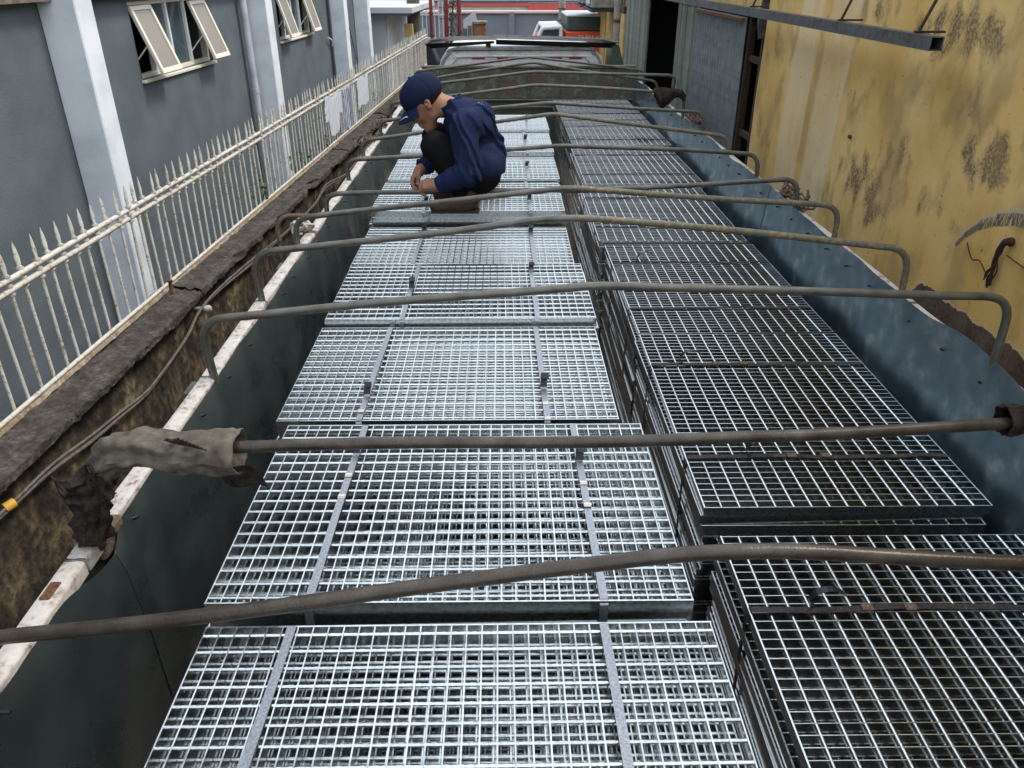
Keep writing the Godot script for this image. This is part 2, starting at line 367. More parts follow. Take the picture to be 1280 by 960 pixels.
func make_yellow() -> void:   # the plaster of the yellow wall: washed paint, mould stains, whitewash bands, a spalled foot
	var w := 1280
	var h := 704
	var n1 := FastNoiseLite.new(); n1.seed = 11; n1.frequency = 1.3; n1.fractal_octaves = 5
	var n2 := FastNoiseLite.new(); n2.seed = 12; n2.frequency = 6.0; n2.fractal_octaves = 4
	var n3 := FastNoiseLite.new(); n3.seed = 13; n3.frequency = 40.0; n3.fractal_octaves = 2
	var n5 := FastNoiseLite.new(); n5.seed = 15; n5.frequency = 75.0; n5.fractal_octaves = 2
	var blobs := [[3.75, 3.16, .42, .13, 1.0], [4.1, 2.56, .2, .13, .75], [3.28, 2.70, .28, .13, .95], [4.40, 2.36, .26, .13, 1.0], [4.15, 2.2, .2, .16, .7], [6.2, 2.3, .2, .25, .65], [6.3, 2.85, .14, .14, .6], [3.55, 2.42, .3, .1, .6], [3.55, 2.9, .2, .12, .5], [4.6, 3.2, .3, .15, .5], [5.1, 2.15, .3, .1, .6], [3.0, 2.95, .2, .2, .5], [2.7, 2.6, .2, .2, .5], [4.75, 2.75, .12, .2, .35], [2.2, 2.6, .3, .3, .6], [1.5, 2.9, .3, .3, .6]]
	var arc := [Vector2(3.36, 2.32), Vector2(3.31, 2.38), Vector2(3.22, 2.45), Vector2(3.12, 2.50), Vector2(3.02, 2.535), Vector2(2.92, 2.55), Vector2(2.80, 2.545)]
	var out := PackedByteArray()
	out.resize(w * h * 3)
	for j in h:
		var y := 4.4 - 3.2 * (j + 0.5) / h
		for i in w:
			var d := 0.8 + 5.8 * (i + 0.5) / w
			var a := n1.get_noise_2d(d, y * 0.8)
			var b := n2.get_noise_2d(d, y * 0.55)
			var f := n3.get_noise_2d(d, y)
			var c := Color(0.62, 0.385, 0.105).lerp(Color(0.74, 0.515, 0.21), clampf(0.45 + a * 1.1 + f * 0.15, 0, 1))
			c = c.lerp(Color(0.50, 0.29, 0.07), clampf(b * 0.9 - 0.05, 0, 0.5))
			# whitewash bands
			var e := d + (y - 2.6) * 0.06 + b * 0.02
			var band: float = max(smoothstep(4.88, 4.93, e) * (1 - smoothstep(5.30, 5.36, e)), smoothstep(5.42, 5.46, e) * (1 - smoothstep(5.83, 5.87, e)))
			c = c.lerp(Color(0.72, 0.56, 0.33), band * clampf(0.75 + a * 0.5 + b * 0.5, 0, 0.9))
			# mould
			var s := 0.0
			for q in blobs:
				var dx: float = (d - q[0]) / q[2]
				var dy: float = (y - q[1]) / q[3]
				var r2 := dx * dx + dy * dy
				if r2 < 4.0: s = max(s, q[4] * exp(-r2))
			var st := clampf((s * 1.1 + a * 0.42 - 0.36 + b * 1.15 * (0.35 + s)) * 1.5, 0, 1) * clampf(0.78 + f * 0.35 + b * 0.3, 0.1, 1)
			var grain := smoothstep(-0.15, 0.3, n5.get_noise_2d(d, y) + 0.5 * f + st * 0.5 - 0.12)
			c = c.lerp(Color(0.12, 0.085, 0.05), st * (0.38 + 0.55 * grain) * (1 - band * 0.8))
			c = c.lerp(Color(0.36, 0.24, 0.10), clampf((n1.get_noise_2d(d * 1.4 + 9, y * 1.1 + 4) + 0.35 * b - 0.02) * 1.4, 0, 0.55) * (1 - band * 0.7))
			var fleck := n3.get_noise_2d(d * 0.7 + 50, y * 0.7)
			if fleck > 0.74: c = c.lerp(Color(0.07, 0.05, 0.03), 0.75)
			# spalled foot of the wall: bare dark brick and earth
			var edge := 2.075 + 0.04 * a + 0.03 * b - smoothstep(3.5, 3.95, d) * 0.5
			if y < edge:
				c = Color(0.055, 0.030, 0.018).lerp(Color(0.13, 0.08, 0.05), clampf(0.5 + b + f * 0.6, 0, 1))
			elif y < edge + 0.012 + 0.01 * f: c = c.lerp(Color(0.55, 0.47, 0.33), 0.6)
			# charcoal scrape
			if d > 2.75 and d < 3.42 and y > 2.28 and y < 2.62:
				var p := Vector2(d, y)
				for k in arc.size() - 1:
					var cp := Geometry2D.get_closest_point_to_segment(p, arc[k], arc[k + 1])
					var wd: float = 0.010 + 0.016 * smoothstep(0, 3, k)
					var off := p.distance_to(cp)
					if off < wd and (n3.get_noise_2d(d * 3.0, y * 0.25) > -0.12 or k < 2):
						c = c.lerp(Color(0.10, 0.085, 0.075), 0.85)
					elif off < wd + 0.02 and p.y > cp.y: c = c.lerp(Color(0.50, 0.40, 0.26), 0.5)
			var o := (j * w + i) * 3
			c = c.linear_to_srgb()
			out[o] = int(clampf(c.r, 0, 1) * 255); out[o + 1] = int(clampf(c.g, 0, 1) * 255); out[o + 2] = int(clampf(c.b, 0, 1) * 255)
	tex_yellow = ImageTexture.create_from_image(Image.create_from_data(w, h, false, Image.FORMAT_RGB8, out))
	var m := StandardMaterial3D.new()
	m.albedo_texture = tex_yellow
	m.roughness = 0.9
	m.cull_mode = BaseMaterial3D.CULL_DISABLED
	mats["yellow_wall"] = m

# ---------- surface nets ----------
func sdf_mesh(fn: Callable, lo: Vector3, hi: Vector3, cell: float, mb: MB) -> void:
	var nx := int(ceil((hi.x - lo.x) / cell / 4.0)) * 4
	var ny := int(ceil((hi.y - lo.y) / cell / 4.0)) * 4
	var nz := int(ceil((hi.z - lo.z) / cell / 4.0)) * 4
	var sx := 1
	var sy := nx
	var sz := nx * ny
	var val := PackedFloat32Array()
	val.resize(nx * ny * nz)
	var act := []
	for bz in nz / 4:
		for by in ny / 4:
			for bx in nx / 4:
				var c := lo + Vector3(bx * 4 + 2, by * 4 + 2, bz * 4 + 2) * cell
				var d: float = fn.call(c)
				if abs(d) > cell * 6.5:
					for k in 4:
						for j in 4:
							var o := (bz * 4 + k) * sz + (by * 4 + j) * sy + bx * 4
							val[o] = d; val[o + 1] = d; val[o + 2] = d; val[o + 3] = d
				else:
					act.append(Vector3i(bx, by, bz))
					for k in 4:
						for j in 4:
							for i in 4:
								val[(bz * 4 + k) * sz + (by * 4 + j) * sy + bx * 4 + i] = fn.call(lo + Vector3(bx * 4 + i, by * 4 + j, bz * 4 + k) * cell)
	var idx := PackedInt32Array()
	idx.resize(nx * ny * nz)
	idx.fill(-1)
	var off := [0, sx, sy, sx + sy, sz, sz + sx, sz + sy, sz + sx + sy]
	var edges := [[0, 1], [2, 3], [4, 5], [6, 7], [0, 2], [1, 3], [4, 6], [5, 7], [0, 4], [1, 5], [2, 6], [3, 7]]
	var corner := []
	for i in 8: corner.append(Vector3(i & 1, (i >> 1) & 1, (i >> 2) & 1))
	var base := mb.v.size()
	for blk in act:
		for k in 4:
			for j in 4:
				for i in 4:
					var X: int = blk.x * 4 + i
					var Y: int = blk.y * 4 + j
					var Z: int = blk.z * 4 + k
					if X >= nx - 1 or Y >= ny - 1 or Z >= nz - 1: continue
					var o: int = X + Y * sy + Z * sz
					var cnt := 0
					for q in 8:
						if val[o + off[q]] < 0: cnt += 1
					if cnt == 0 or cnt == 8: continue
					var sum := Vector3.ZERO
					var m := 0
					for e in edges:
						var a: float = val[o + off[e[0]]]
						var b: float = val[o + off[e[1]]]
						if (a < 0) != (b < 0):
							sum += corner[e[0]].lerp(corner[e[1]], a / (a - b)); m += 1
					idx[o] = mb.v.size()
					mb.v.append(lo + (Vector3(X, Y, Z) + sum / m) * cell)
					mb.n.append(Vector3.ZERO)
					mb.uv.append(Vector2.ZERO)
	for blk in act:
		for k in 4:
			for j in 4:
				for i in 4:
					var X: int = blk.x * 4 + i
					var Y: int = blk.y * 4 + j
					var Z: int = blk.z * 4 + k
					if X < 1 or Y < 1 or Z < 1 or X >= nx - 1 or Y >= ny - 1 or Z >= nz - 1: continue
					var o: int = X + Y * sy + Z * sz
					var inside := val[o] < 0
					for ax in 3:
						var so: int = [sx, sy, sz][ax]
						if (val[o + so] < 0) == inside: continue
						var u: int = [sy, sz, sx][ax]
						var w: int = [sz, sx, sy][ax]
						var q := [idx[o], idx[o - u], idx[o - u - w], idx[o - w]]
						if q[0] < 0 or q[1] < 0 or q[2] < 0 or q[3] < 0: continue
						if inside: q.reverse()
						for t in [[0, 1, 2], [0, 2, 3]]:
							var a: int = q[t[0]]
							var b: int = q[t[1]]
							var c: int = q[t[2]]
							var nn := (mb.v[c] - mb.v[a]).cross(mb.v[b] - mb.v[a])
							mb.n[a] += nn; mb.n[b] += nn; mb.n[c] += nn
							mb.ix.append_array(PackedInt32Array([a, b, c]))
	for i in range(base, mb.v.size()): mb.n[i] = mb.n[i].normalized()

func bone(p: Vector3, a: Vector3, b: Vector3, ra: float, rb: float) -> float:
	var ab := b - a
	var t := clampf((p - a).dot(ab) / max(1e-9, ab.length_squared()), 0, 1)
	return p.distance_to(a + ab * t) - lerpf(ra, rb, t)

func blend(p: Vector3, bones: Array, k: float, grow := 0.0) -> float:
	var d := 10.0
	for q in bones:
		var e := bone(p, q[0], q[1], q[2] + grow, q[3] + grow)
		var h: float = max(k - abs(d - e), 0.0) / k
		d = min(d, e) - h * h * k * 0.25
	return d

# ---------- gratings ----------
var gr := {}

func rod_mesh(length: float, along_x: bool, segs: int, rad := 0.0043) -> MB:   # twisted square rod
	var mb := MB.new()
	var path := PackedVector3Array()
	for i in segs + 1:
		var q := -length / 2 + length * i / segs
		path.append(Vector3(q, 0, 0) if along_x else Vector3(0, 0, q))
	mb.tube(path, rad, 4, true, 0.62)
	return mb

func bar_mesh(length: float, t: float, along_x: bool) -> MB:   # flat bar with rounded upper edges
	var mb := MB.new()
	var pr := [Vector2(-t / 2, -0.016), Vector2(-t / 2, 0.0154), Vector2(-t * 0.32, 0.0160), Vector2(0, 0.0161), Vector2(t * 0.32, 0.0160), Vector2(t / 2, 0.0154), Vector2(t / 2, -0.016)]
	for i in pr.size():
		var a: Vector2 = pr[i]
		var b: Vector2 = pr[(i + 1) % pr.size()]
		var q := []
		for e in [[a, -1], [a, 1], [b, 1], [b, -1]]:
			var l: float = e[1] * length / 2
			q.append(Vector3(l, e[0].y, -e[0].x) if along_x else Vector3(e[0].x, e[0].y, l))
		mb.oquad(q[0], q[1], q[2], q[3], Vector3.ZERO)
	return mb

func grating_kit(key: String, left: bool, w: float, l: float) -> void:
	var k := {}
	k.left = left; k.w = w; k.l = l
	k.bars = []; k.rods = []
	if left:
		var nb := int(round(w / 0.030))
		for i in nb + 1: k.bars.append(-w / 2 + 0.002 + (w - 0.004) * i / nb)
		var nr := int(round(l / 0.042))
		for i in nr: k.rods.append(-l / 2 + l * (i + 0.5) / nr)
		var b := MB.new(); b.box(Vector3.ZERO, Vector3(0.0027, 0.032, l - 0.008)); k.bar = b.mesh(); k.bar_mb = b
		k.rod_mb = rod_mesh(w - 0.002, true, 130)
		var e := MB.new(); e.box(Vector3.ZERO, Vector3(w, 0.0325, 0.004)); k.band = e.mesh(); k.band_mb = e
	else:
		var nb := int(round(l / 0.030))
		for i in nb + 1: k.bars.append(-l / 2 + 0.002 + (l - 0.004) * i / nb)
		var nr := int(round(w / 0.053))
		for i in nr - 1: k.rods.append(-w / 2 + w * (i + 1.0) / nr)
		var b := bar_mesh(w - 0.008, 0.0025, true); k.bar = b.mesh(); k.bar_mb = b
		k.rod_mb = rod_mesh(l - 0.002, false, 160, 0.0058)
		var e := MB.new(); e.box(Vector3.ZERO, Vector3(0.004, 0.0325, l)); k.band = e.mesh(); k.band_mb = e
	k.rod = k.rod_mb.mesh()
	# all bars and rods of one panel, for those that lie deeper in a bundle
	var all := MB.new()
	var simple := rod_mesh(w - 0.002 if left else l - 0.002, left, 44)
	for x in k.bars: append_mb(all, k.bar_mb, Vector3(x, 0.016, 0) if left else Vector3(0, 0.016, x))
	for x in k.rods: append_mb(all, simple, Vector3(0, 0.0275, x) if left else Vector3(x, 0.0275, 0))
	k.inner = all.mesh()
	for s in [-1, 1]: append_mb(all, k.band_mb, Vector3(0, 0.0163, s * (l / 2 - 0.002)) if left else Vector3(s * (w / 2 - 0.002), 0.0163, 0))
	k.whole = all.mesh()
	gr[key] = k

func append_mb(to: MB, from: MB, at: Vector3) -> void:
	var s := to.v.size()
	for q in from.v: to.v.append(q + at)
	to.n.append_array(from.n)
	to.uv.append_array(from.uv)
	for q in from.ix: to.ix.append(q + s)

func grating(key: String, full: bool, at: Vector3, turn: float, label: String, group: String) -> Node3D:
	var k: Dictionary = gr[key]
	var t := thing("grating_panel", at, label, "grating", group, turn)
	for s in [-1, 1]:
		var m: Material = mats["galv%d" % rng.randi_range(0, 1)]
		put(k.band, "edge_band", m, t, Vector3(0, 0.0163, s * (k.l / 2 - 0.002)) if k.left else Vector3(s * (k.w / 2 - 0.002), 0.0163, 0))
	if full:
		for x in k.bars: put(k.bar, "bearing_bar", mats["galv%d" % rng.randi_range(0, 2)], t, Vector3(x, 0.016, 0) if k.left else Vector3(0, 0.016, x))
		for x in k.rods: put(k.rod, "cross_rod", mats["galv%d" % rng.randi_range(0, 2)], t, Vector3(0, 0.0275, x) if k.left else Vector3(x, 0.0275, 0))
	else:
		tag(put(k.inner, "bars", mats["galv%d" % rng.randi_range(0, 2)], t), "", "", "", "stuff")
	return t

const ORD := ["first", "second", "third", "fourth", "fifth", "sixth", "seventh", "eighth", "ninth", "tenth", "eleventh", "twelfth", "thirteenth"]

func bundle(key: String, cx: float, z: float, top: float, shown: int, row: String, k: int) -> void:
	var full := int(floor((top - DECK) / 0.0328))
	var pitch := (top - DECK) / full
	var g := "grating panels of the %s row" % row
	var where: String = ("bundle nearest the camera" if k == 0 else "%s bundle from the camera" % ORD[k]) + ", %s row" % row
	for i in shown:
		var y := top - pitch * (i + 1)
		var dx := rng.randf_range(-0.011, 0.011) if i else 0.0
		var dz := rng.randf_range(-0.014, 0.014) if i else 0.0
		var tw := rng.randf_range(-0.008, 0.008)
		if i == 0: grating(key, true, Vector3(cx, y, -z), tw, "top steel grating panel, %s" % where, g)
		else: grating(key, false, Vector3(cx + dx, y, -z + dz), tw, "steel grating panel, %s from top, %s" % [ORD[i], where], g)
	var rest := full - shown
	var mm := MultiMesh.new()
	mm.transform_format = MultiMesh.TRANSFORM_3D
	mm.mesh = gr[key].whole
	mm.instance_count = rest
	for i in rest:
		mm.set_instance_transform(i, Transform3D(Basis(Vector3.UP, rng.randf_range(-0.004, 0.004)), Vector3(rng.randf_range(-0.006, 0.006), pitch * i, rng.randf_range(-0.006, 0.006))))
	var o := MultiMeshInstance3D.new()
	o.multimesh = mm
	o.material_override = mats.galv1
	o.name = numbered("lower_gratings")
	add_child(o)
	o.position = Vector3(cx, DECK, -z)
	tag(o, "lower grating panels of the %s" % where, "gratings", "", "stuff")

func strap_band(pts: PackedVector3Array, wdir: Vector3, w: float, th: float) -> MB:   # flat steel band along pts
	var mb := MB.new()
	var nrm := []
	for i in pts.size():
		var t := (pts[min(i + 1, pts.size() - 1)] - pts[max(i - 1, 0)]).normalized()
		nrm.append(t.cross(wdir).normalized())
	for i in pts.size() - 1:
		var a := pts[i]
		var b := pts[i + 1]
		var h := wdir * w * 0.5
		var na: Vector3 = nrm[i] * th
		var nb: Vector3 = nrm[i + 1] * th
		mb.quad(a - h + na, b - h + nb, b + h + nb, a + h + na)
		mb.quad(a + h - na, b + h - nb, b - h - nb, a - h - na)
		mb.quad(a + h + na, b + h + nb, b + h - nb, a + h - na)
		mb.quad(a - h - na, b - h - nb, b - h + nb, a - h + na)
	return mb

func left_strap(x: float, x2: float, y: float, d0: float, d1: float, dtail: float, tail: float, seals: Array, label: String) -> void:
	var t := thing("steel_strap", Vector3((x + x2) / 2, y, -(d0 + d1) / 2), label, "strap", "steel straps on the left row")
	var o := t.position
	var pts := PackedVector3Array()
	pts.append(Vector3(x, y - 0.42, -(d0 - 0.003)) - o)
	pts.append(Vector3(x, y - 0.01, -(d0 - 0.003)) - o)
	pts.append(Vector3(x, y + 0.002, -d0 - 0.004) - o)
	for i in 9:
		var f := (i + 1) / 10.0
		pts.append(Vector3(lerpf(x, x2, f), y + 0.0025 + 0.002 * sin(f * 9.0 + x * 7), -lerpf(d0, d1, f)) - o)
	pts.append(Vector3(x2, y + 0.002, -d1 + 0.004) - o)
	pts.append(Vector3(x2, y - 0.01, -(d1 + 0.003)) - o)
	pts.append(Vector3(x2, y - 0.42, -(d1 + 0.003)) - o)
	part(strap_band(pts, Vector3.RIGHT, 0.0175, 0.0006), "band", mats.strap, t)
	var fx := func(d: float) -> float: return lerpf(x, x2, (d - d0) / (d1 - d0))
	if tail > 0:
		var p := PackedVector3Array()
		for i in 9:
			var f := i / 8.0
			p.append(Vector3(fx.call(dtail) + 0.006 * f, y + 0.006 + tail * 0.55 * sin(f * 2.3), -(dtail + tail * (0.9 * f - 0.9 * f * f * f))) - o)
		part(strap_band(p, Vector3.RIGHT, 0.021, 0.0007), "loose_end", mats.strap_dark, t)
	for d in seals:
		var mb := MB.new()
		mb.bbox(Vector3.ZERO, Vector3(0.0195, 0.004, 0.014), 0.0015)
		mb.box(Vector3(0, 0.0028, 0.003), Vector3(0.015, 0.002, 0.003))
		part(mb, "seal", mats.seal, t, Vector3(fx.call(d), y + 0.0055, -d) - o)

func right_strap(d: float, y: float, x0: float, x1: float, curl_x: float, lean: float, label: String) -> void:
	var t := thing("steel_strap", Vector3((x0 + x1) / 2, y, -d), label, "strap", "rusty straps on the right row")
	var o := t.position
	var pts := PackedVector3Array()
	pts.append(Vector3(x0 - 0.004, y - 0.38, -d + lean) - o)
	pts.append(Vector3(x0 - 0.004, y - 0.012, -d) - o)
	pts.append(Vector3(x0 + 0.006, y + 0.002, -d) - o)
	for i in 9: pts.append(Vector3(lerpf(x0, x1, (i + 1) / 10.0), y + 0.003 + 0.0025 * sin(i * 2.1 + d), -d - 0.006 * sin(i * 0.9 + d * 3)) - o)
	pts.append(Vector3(x1 - 0.006, y + 0.002, -d) - o)
	pts.append(Vector3(x1 + 0.004, y - 0.012, -d) - o)
	pts.append(Vector3(x1 + 0.004, y - 0.38, -d) - o)
	part(strap_band(pts, Vector3.BACK, 0.020, 0.0006), "band", mats.strap_rust, t)
	if curl_x > 0:
		var p := PackedVector3Array()
		for i in 13:
			var a := i / 12.0 * 4.4
			p.append(Vector3(curl_x + 0.03 - 0.028 * sin(a) + 0.01 * a, y + 0.005 + 0.026 * (1 - cos(a)), -d - 0.012) - o)
		part(strap_band(p, Vector3.BACK, 0.020, 0.0006), "curled_end", mats.strap_dark, t)
		for s in 2:
			var mb := MB.new()
			mb.bbox(Vector3.ZERO, Vector3(0.030, 0.005, 0.023), 0.0015)
			part(mb, "seal", mats.rope, t, Vector3(curl_x + 0.16 + 0.11 * s, y + 0.007, -d) - o)

# ---------- curves ----------
func rounded(pts: Array, rads: Array, per := 7) -> PackedVector3Array:   # polyline with its corners rounded
	var out := PackedVector3Array()
	for i in pts.size():
		var p: Vector3 = pts[i]
		if i == 0 or i == pts.size() - 1 or rads[i] <= 0:
			out.append(p); continue
		var a: Vector3 = p + (pts[i - 1] - p).limit_length(min(rads[i], (pts[i - 1] - p).length() * 0.48))
		var b: Vector3 = p + (pts[i + 1] - p).limit_length(min(rads[i], (pts[i + 1] - p).length() * 0.48))
		for k in per + 1:
			var f := float(k) / per
			out.append(a.lerp(p, f).lerp(p.lerp(b, f), f))
	return out

func spline(pts: Array, per := 6) -> PackedVector3Array:
	var out := PackedVector3Array()
	for i in pts.size() - 1:
		var p0: Vector3 = pts[max(i - 1, 0)]
		var p1: Vector3 = pts[i]
		var p2: Vector3 = pts[i + 1]
		var p3: Vector3 = pts[min(i + 2, pts.size() - 1)]
		for k in per:
			out.append(p1.cubic_interpolate(p2, p0, p3, float(k) / per))
	out.append(pts[-1])
	return out

func LF(x: float, y: float, d: float) -> Vector3:   # left frame: x metres left, d metres ahead
	return Basis(Vector3.UP, -PHI) * Vector3(-x, y, -d)

func _ready() -> void:
	rng.seed = 7
	# --- camera ---
	var cam := Camera3D.new()
	cam.name = "camera"
	add_child(cam)
	cam.position = Vector3(0, 3.42, 0)
	cam.rotation_degrees = Vector3(-28.195, -0.781, 0)
	cam.fov = 52.66
	cam.near = 0.05
	cam.far = 300.0
	cam.current = true
	# --- sky: bright overcast ---
	var we := WorldEnvironment.new()
	we.name = "environment"
	var env := Environment.new()
	env.background_mode = Environment.BG_SKY
	var sky := Sky.new()
	var sm := ProceduralSkyMaterial.new()
	sm.sky_top_color = Color(0.86, 0.90, 0.95)
	sm.sky_horizon_color = Color(0.84, 0.87, 0.90)
	sm.sky_curve = 0.2
	sm.ground_bottom_color = Color(0.25, 0.24, 0.22)
	sm.ground_horizon_color = Color(0.5, 0.5, 0.5)
	sm.sun_angle_max = 1.0
	sm.energy_multiplier = 1.0
	sky.sky_material = sm
	env.sky = sky
	env.background_energy_multiplier = 1.25
	env.tonemap_mode = Environment.TONE_MAPPER_LINEAR
	env.tonemap_exposure = 1.85
	env.sdfgi_enabled = true
	env.ssao_enabled = true
	env.ssil_enabled = true
	we.environment = env
	add_child(we)
	var sun := DirectionalLight3D.new()
	sun.name = "sun"
	sun.light_energy = 0.42
	sun.light_angular_distance = 14.0
	sun.light_color = Color(1.0, 0.97, 0.93)
	sun.shadow_enabled = true
	add_child(sun)
	sun.rotation_degrees = Vector3(-54, 97, 0)
	make_materials()
	make_yellow()
	build_ground()
	build_left_building()
	build_boundary()
	build_right_building()
	build_lorry()
	build_gratings()
	build_bows()
	build_small()
	build_street()
	build_person()

func build_ground() -> void:
	var mb := MB.new()
	mb.quad(Vector3(-150, 0, 60), Vector3(-150, 0, -200), Vector3(150, 0, -200), Vector3(150, 0, 60))
	tag(part(mb, "ground", mats.concrete), "", "", "", "structure")

# ---------- left side ----------
func build_left_building() -> void:
	var t := thing("grey_building", LF(3.2, 0, 5), "grey plastered factory building with white columns and high awning windows", "building", "", -PHI)
	# local: x to the right, z = -(d - 5)
	var Z := func(d: float) -> float: return -(d - 5.0)
	var wins := [[6.60, 8.14], [10.38, 11.88]]
	var y0 := 2.62
	var y1 := 3.19
	var th := 0.22
	var seg := func(da: float, db: float, ya: float, yb: float) -> void:
		pbox("wall", mats.plaster_grey, t, Vector3(-th / 2, (ya + yb) / 2, Z.call((da + db) / 2)), Vector3(th, yb - ya, db - da))
	var at := -6.0
	for w in wins:
		seg.call(at, w[0], 0.0, 6.0)
		seg.call(w[0], w[1], 0.0, y0)
		seg.call(w[0], w[1], y1, 6.0)
		at = w[1]
	seg.call(at, 14.95, 0.0, 6.0)
	pbox("end_wall", mats.plaster_grey, t, Vector3(-2.22, 3.0, Z.call(14.85)), Vector3(4.0, 6.0, 0.2))
	pbox("end_wall", mats.plaster_grey, t, Vector3(-2.22, 3.0, Z.call(-5.9)), Vector3(4.0, 6.0, 0.2))
	pbox("back_wall", mats.interior, t, Vector3(-4.3, 3.0, Z.call(4.5)), Vector3(0.15, 6.0, 21.0))
	pbox("roof", mats.plaster_grey, t, Vector3(-2.1, 6.08, Z.call(4.5)), Vector3(4.7, 0.15, 21.3))
	pbox("floor_slab", mats.interior, t, Vector3(-2.2, 1.2, Z.call(4.5)), Vector3(3.9, 0.1, 20.0))
	for c in [[1.65, 0.22], [5.50, 0.22], [9.33, 0.22], [13.05, 0.22], [14.84, 0.22]]:
		pbox("column", mats.plaster_white, t, Vector3(0.125, 3.0, Z.call(c[0])), Vector3(0.25, 6.0, c[1]), 0.008)
	var edges := [-0.5, 1.54, 1.76, 5.39, 5.61, 9.22, 9.44, 12.94]
	for i in 4:
		pbox("sunshade_ledge", mats.soffit, t, Vector3(0.055, 3.30, Z.call((edges[i * 2] + edges[i * 2 + 1]) / 2)), Vector3(0.11, 0.13, edges[i * 2 + 1] - edges[i * 2] - 0.004))
	for wi in 2:
		var w: Array = wins[wi]
		var zc: float = Z.call((w[0] + w[1]) / 2)
		var ww: float = w[1] - w[0]
		var fr := MB.new()
		for s in [-1, 1]: fr.bbox(Vector3(-0.06, (y0 + y1) / 2, s * (ww / 2 - 0.016)), Vector3(0.06, y1 - y0, 0.032), 0.003)
		fr.bbox(Vector3(-0.06, y0 + 0.016, 0), Vector3(0.062, 0.032, ww - 0.064), 0.003)
		fr.bbox(Vector3(-0.06, y1 - 0.016, 0), Vector3(0.062, 0.032, ww - 0.064), 0.003)
		var f := part(fr, "window", mats.frame_cream, t, Vector3(0, 0, zc))
		for k in 3:
			pbox("mullion", mats.frame_white, f, Vector3(-0.06, (y0 + y1) / 2, ww * (0.25 * (k + 1) - 0.5)), Vector3(0.05, y1 - y0 - 0.066, 0.03), 0.003)
		var bay := ww / 4
		for k in 4:
			var cz := -(bay * (k + 0.5) - ww / 2)
			if k == 0 or k == 3:   # open sash, hinged at the head
				var ang := 0.34 if wi == 0 else 0.28
				var L := y1 - y0 - 0.05
				var b := Basis(Vector3.BACK, ang)
				var hinge := Vector3(0.0, y1 - 0.035, cz)
				var sb := MB.new()
				var sw := bay - 0.012
				for s in [-1, 1]: sb.bbox(hinge + b * Vector3(0, -L / 2, s * (sw / 2 - 0.017)), Vector3(0.028, L, 0.034), 0.003, b)
				sb.bbox(hinge + b * Vector3(0, -0.017, 0), Vector3(0.027, 0.034, sw - 0.068), 0.003, b)
				sb.bbox(hinge + b * Vector3(0, -L + 0.02, 0), Vector3(0.027, 0.04, sw - 0.068), 0.003, b)
				for s in [-1, 1]:
					var foot := Vector3(-0.04, y0 + 0.12, cz + s * (sw / 2 - 0.01))
					sb.tube(PackedVector3Array([foot, hinge + b * Vector3(0, -L * 0.55, s * (sw / 2 - 0.02))]), 0.006, 6)
				part(sb, "open_sash", mats.frame_cream, f)
				var pb := MB.new()
				pb.box(hinge + b * Vector3(0, -L / 2, 0), Vector3(0.006, L - 0.06, sw - 0.066), b)
				part(pb, "pane", mats.pane_obscure, f)
			else:
				var pb := MB.new()
				pb.box(Vector3(-0.065, (y0 + y1) / 2, cz), Vector3(0.005, y1 - y0 - 0.07, bay - 0.034))
				part(pb, "pane", mats.truck_glass, f)
		pbox("sill", mats.frame_cream, f, Vector3(0.008, y0 - 0.014, 0), Vector3(0.05, 0.024, ww + 0.03), 0.004)
	# rainwater pipes
	var p := thing("drain_pipe", LF(3.2, 0, 9.04), "white plastic drain pipe with elbow beside the second white column", "pipe", "", -PHI)
	var mb := MB.new()
	mb.tube(rounded([Vector3(0.07, 0.02, 0.02), Vector3(0.07, 3.30, 0.02), Vector3(0.07, 3.40, 0.16), Vector3(-0.05, 3.47, 0.22)], [0, 0.06, 0.06, 0]), 0.038, 14)
	part(mb, "pipe", mats.pipe_white, p)
	mb = MB.new()
	for y in [1.0, 2.2, 3.27]: mb.tube(PackedVector3Array([Vector3(0.07, y, 0.02), Vector3(0.07, y + 0.05, 0.02)]), 0.043, 14)
	part(mb, "collar", mats.pipe_white, p)
	p = thing("dark_conduit", LF(3.2, 0, 12.9), "thin dark conduit running up beside the third white column", "pipe", "", -PHI)
	mb = MB.new()
	mb.tube(PackedVector3Array([Vector3(0.03, 0.0, 0.04), Vector3(0.03, 5.2, 0.04)]), 0.022, 8)
	part(mb, "pipe", mats.pipe_dark, p)
	mb = MB.new()
	mb.tube(rounded([Vector3(0.03, 2.35, 0.04), Vector3(0.06, 2.45, 0.12), Vector3(0.05, 2.5, 0.3)], [0, 0.08, 0]), 0.012, 6)
	part(mb, "outlet", mats.frame_white, p)
	p = thing("wall_wire", LF(3.2, 0, 14.0), "thin black wire hanging across the last grey wall bay", "wire", "", -PHI)
	mb = MB.new()
	mb.tube(spline([Vector3(0.02, 3.6, 0.7), Vector3(0.03, 2.9, 0.1), Vector3(0.02, 2.0, -0.55)]), 0.006, 5)
	part(mb, "wire", mats.black, p)

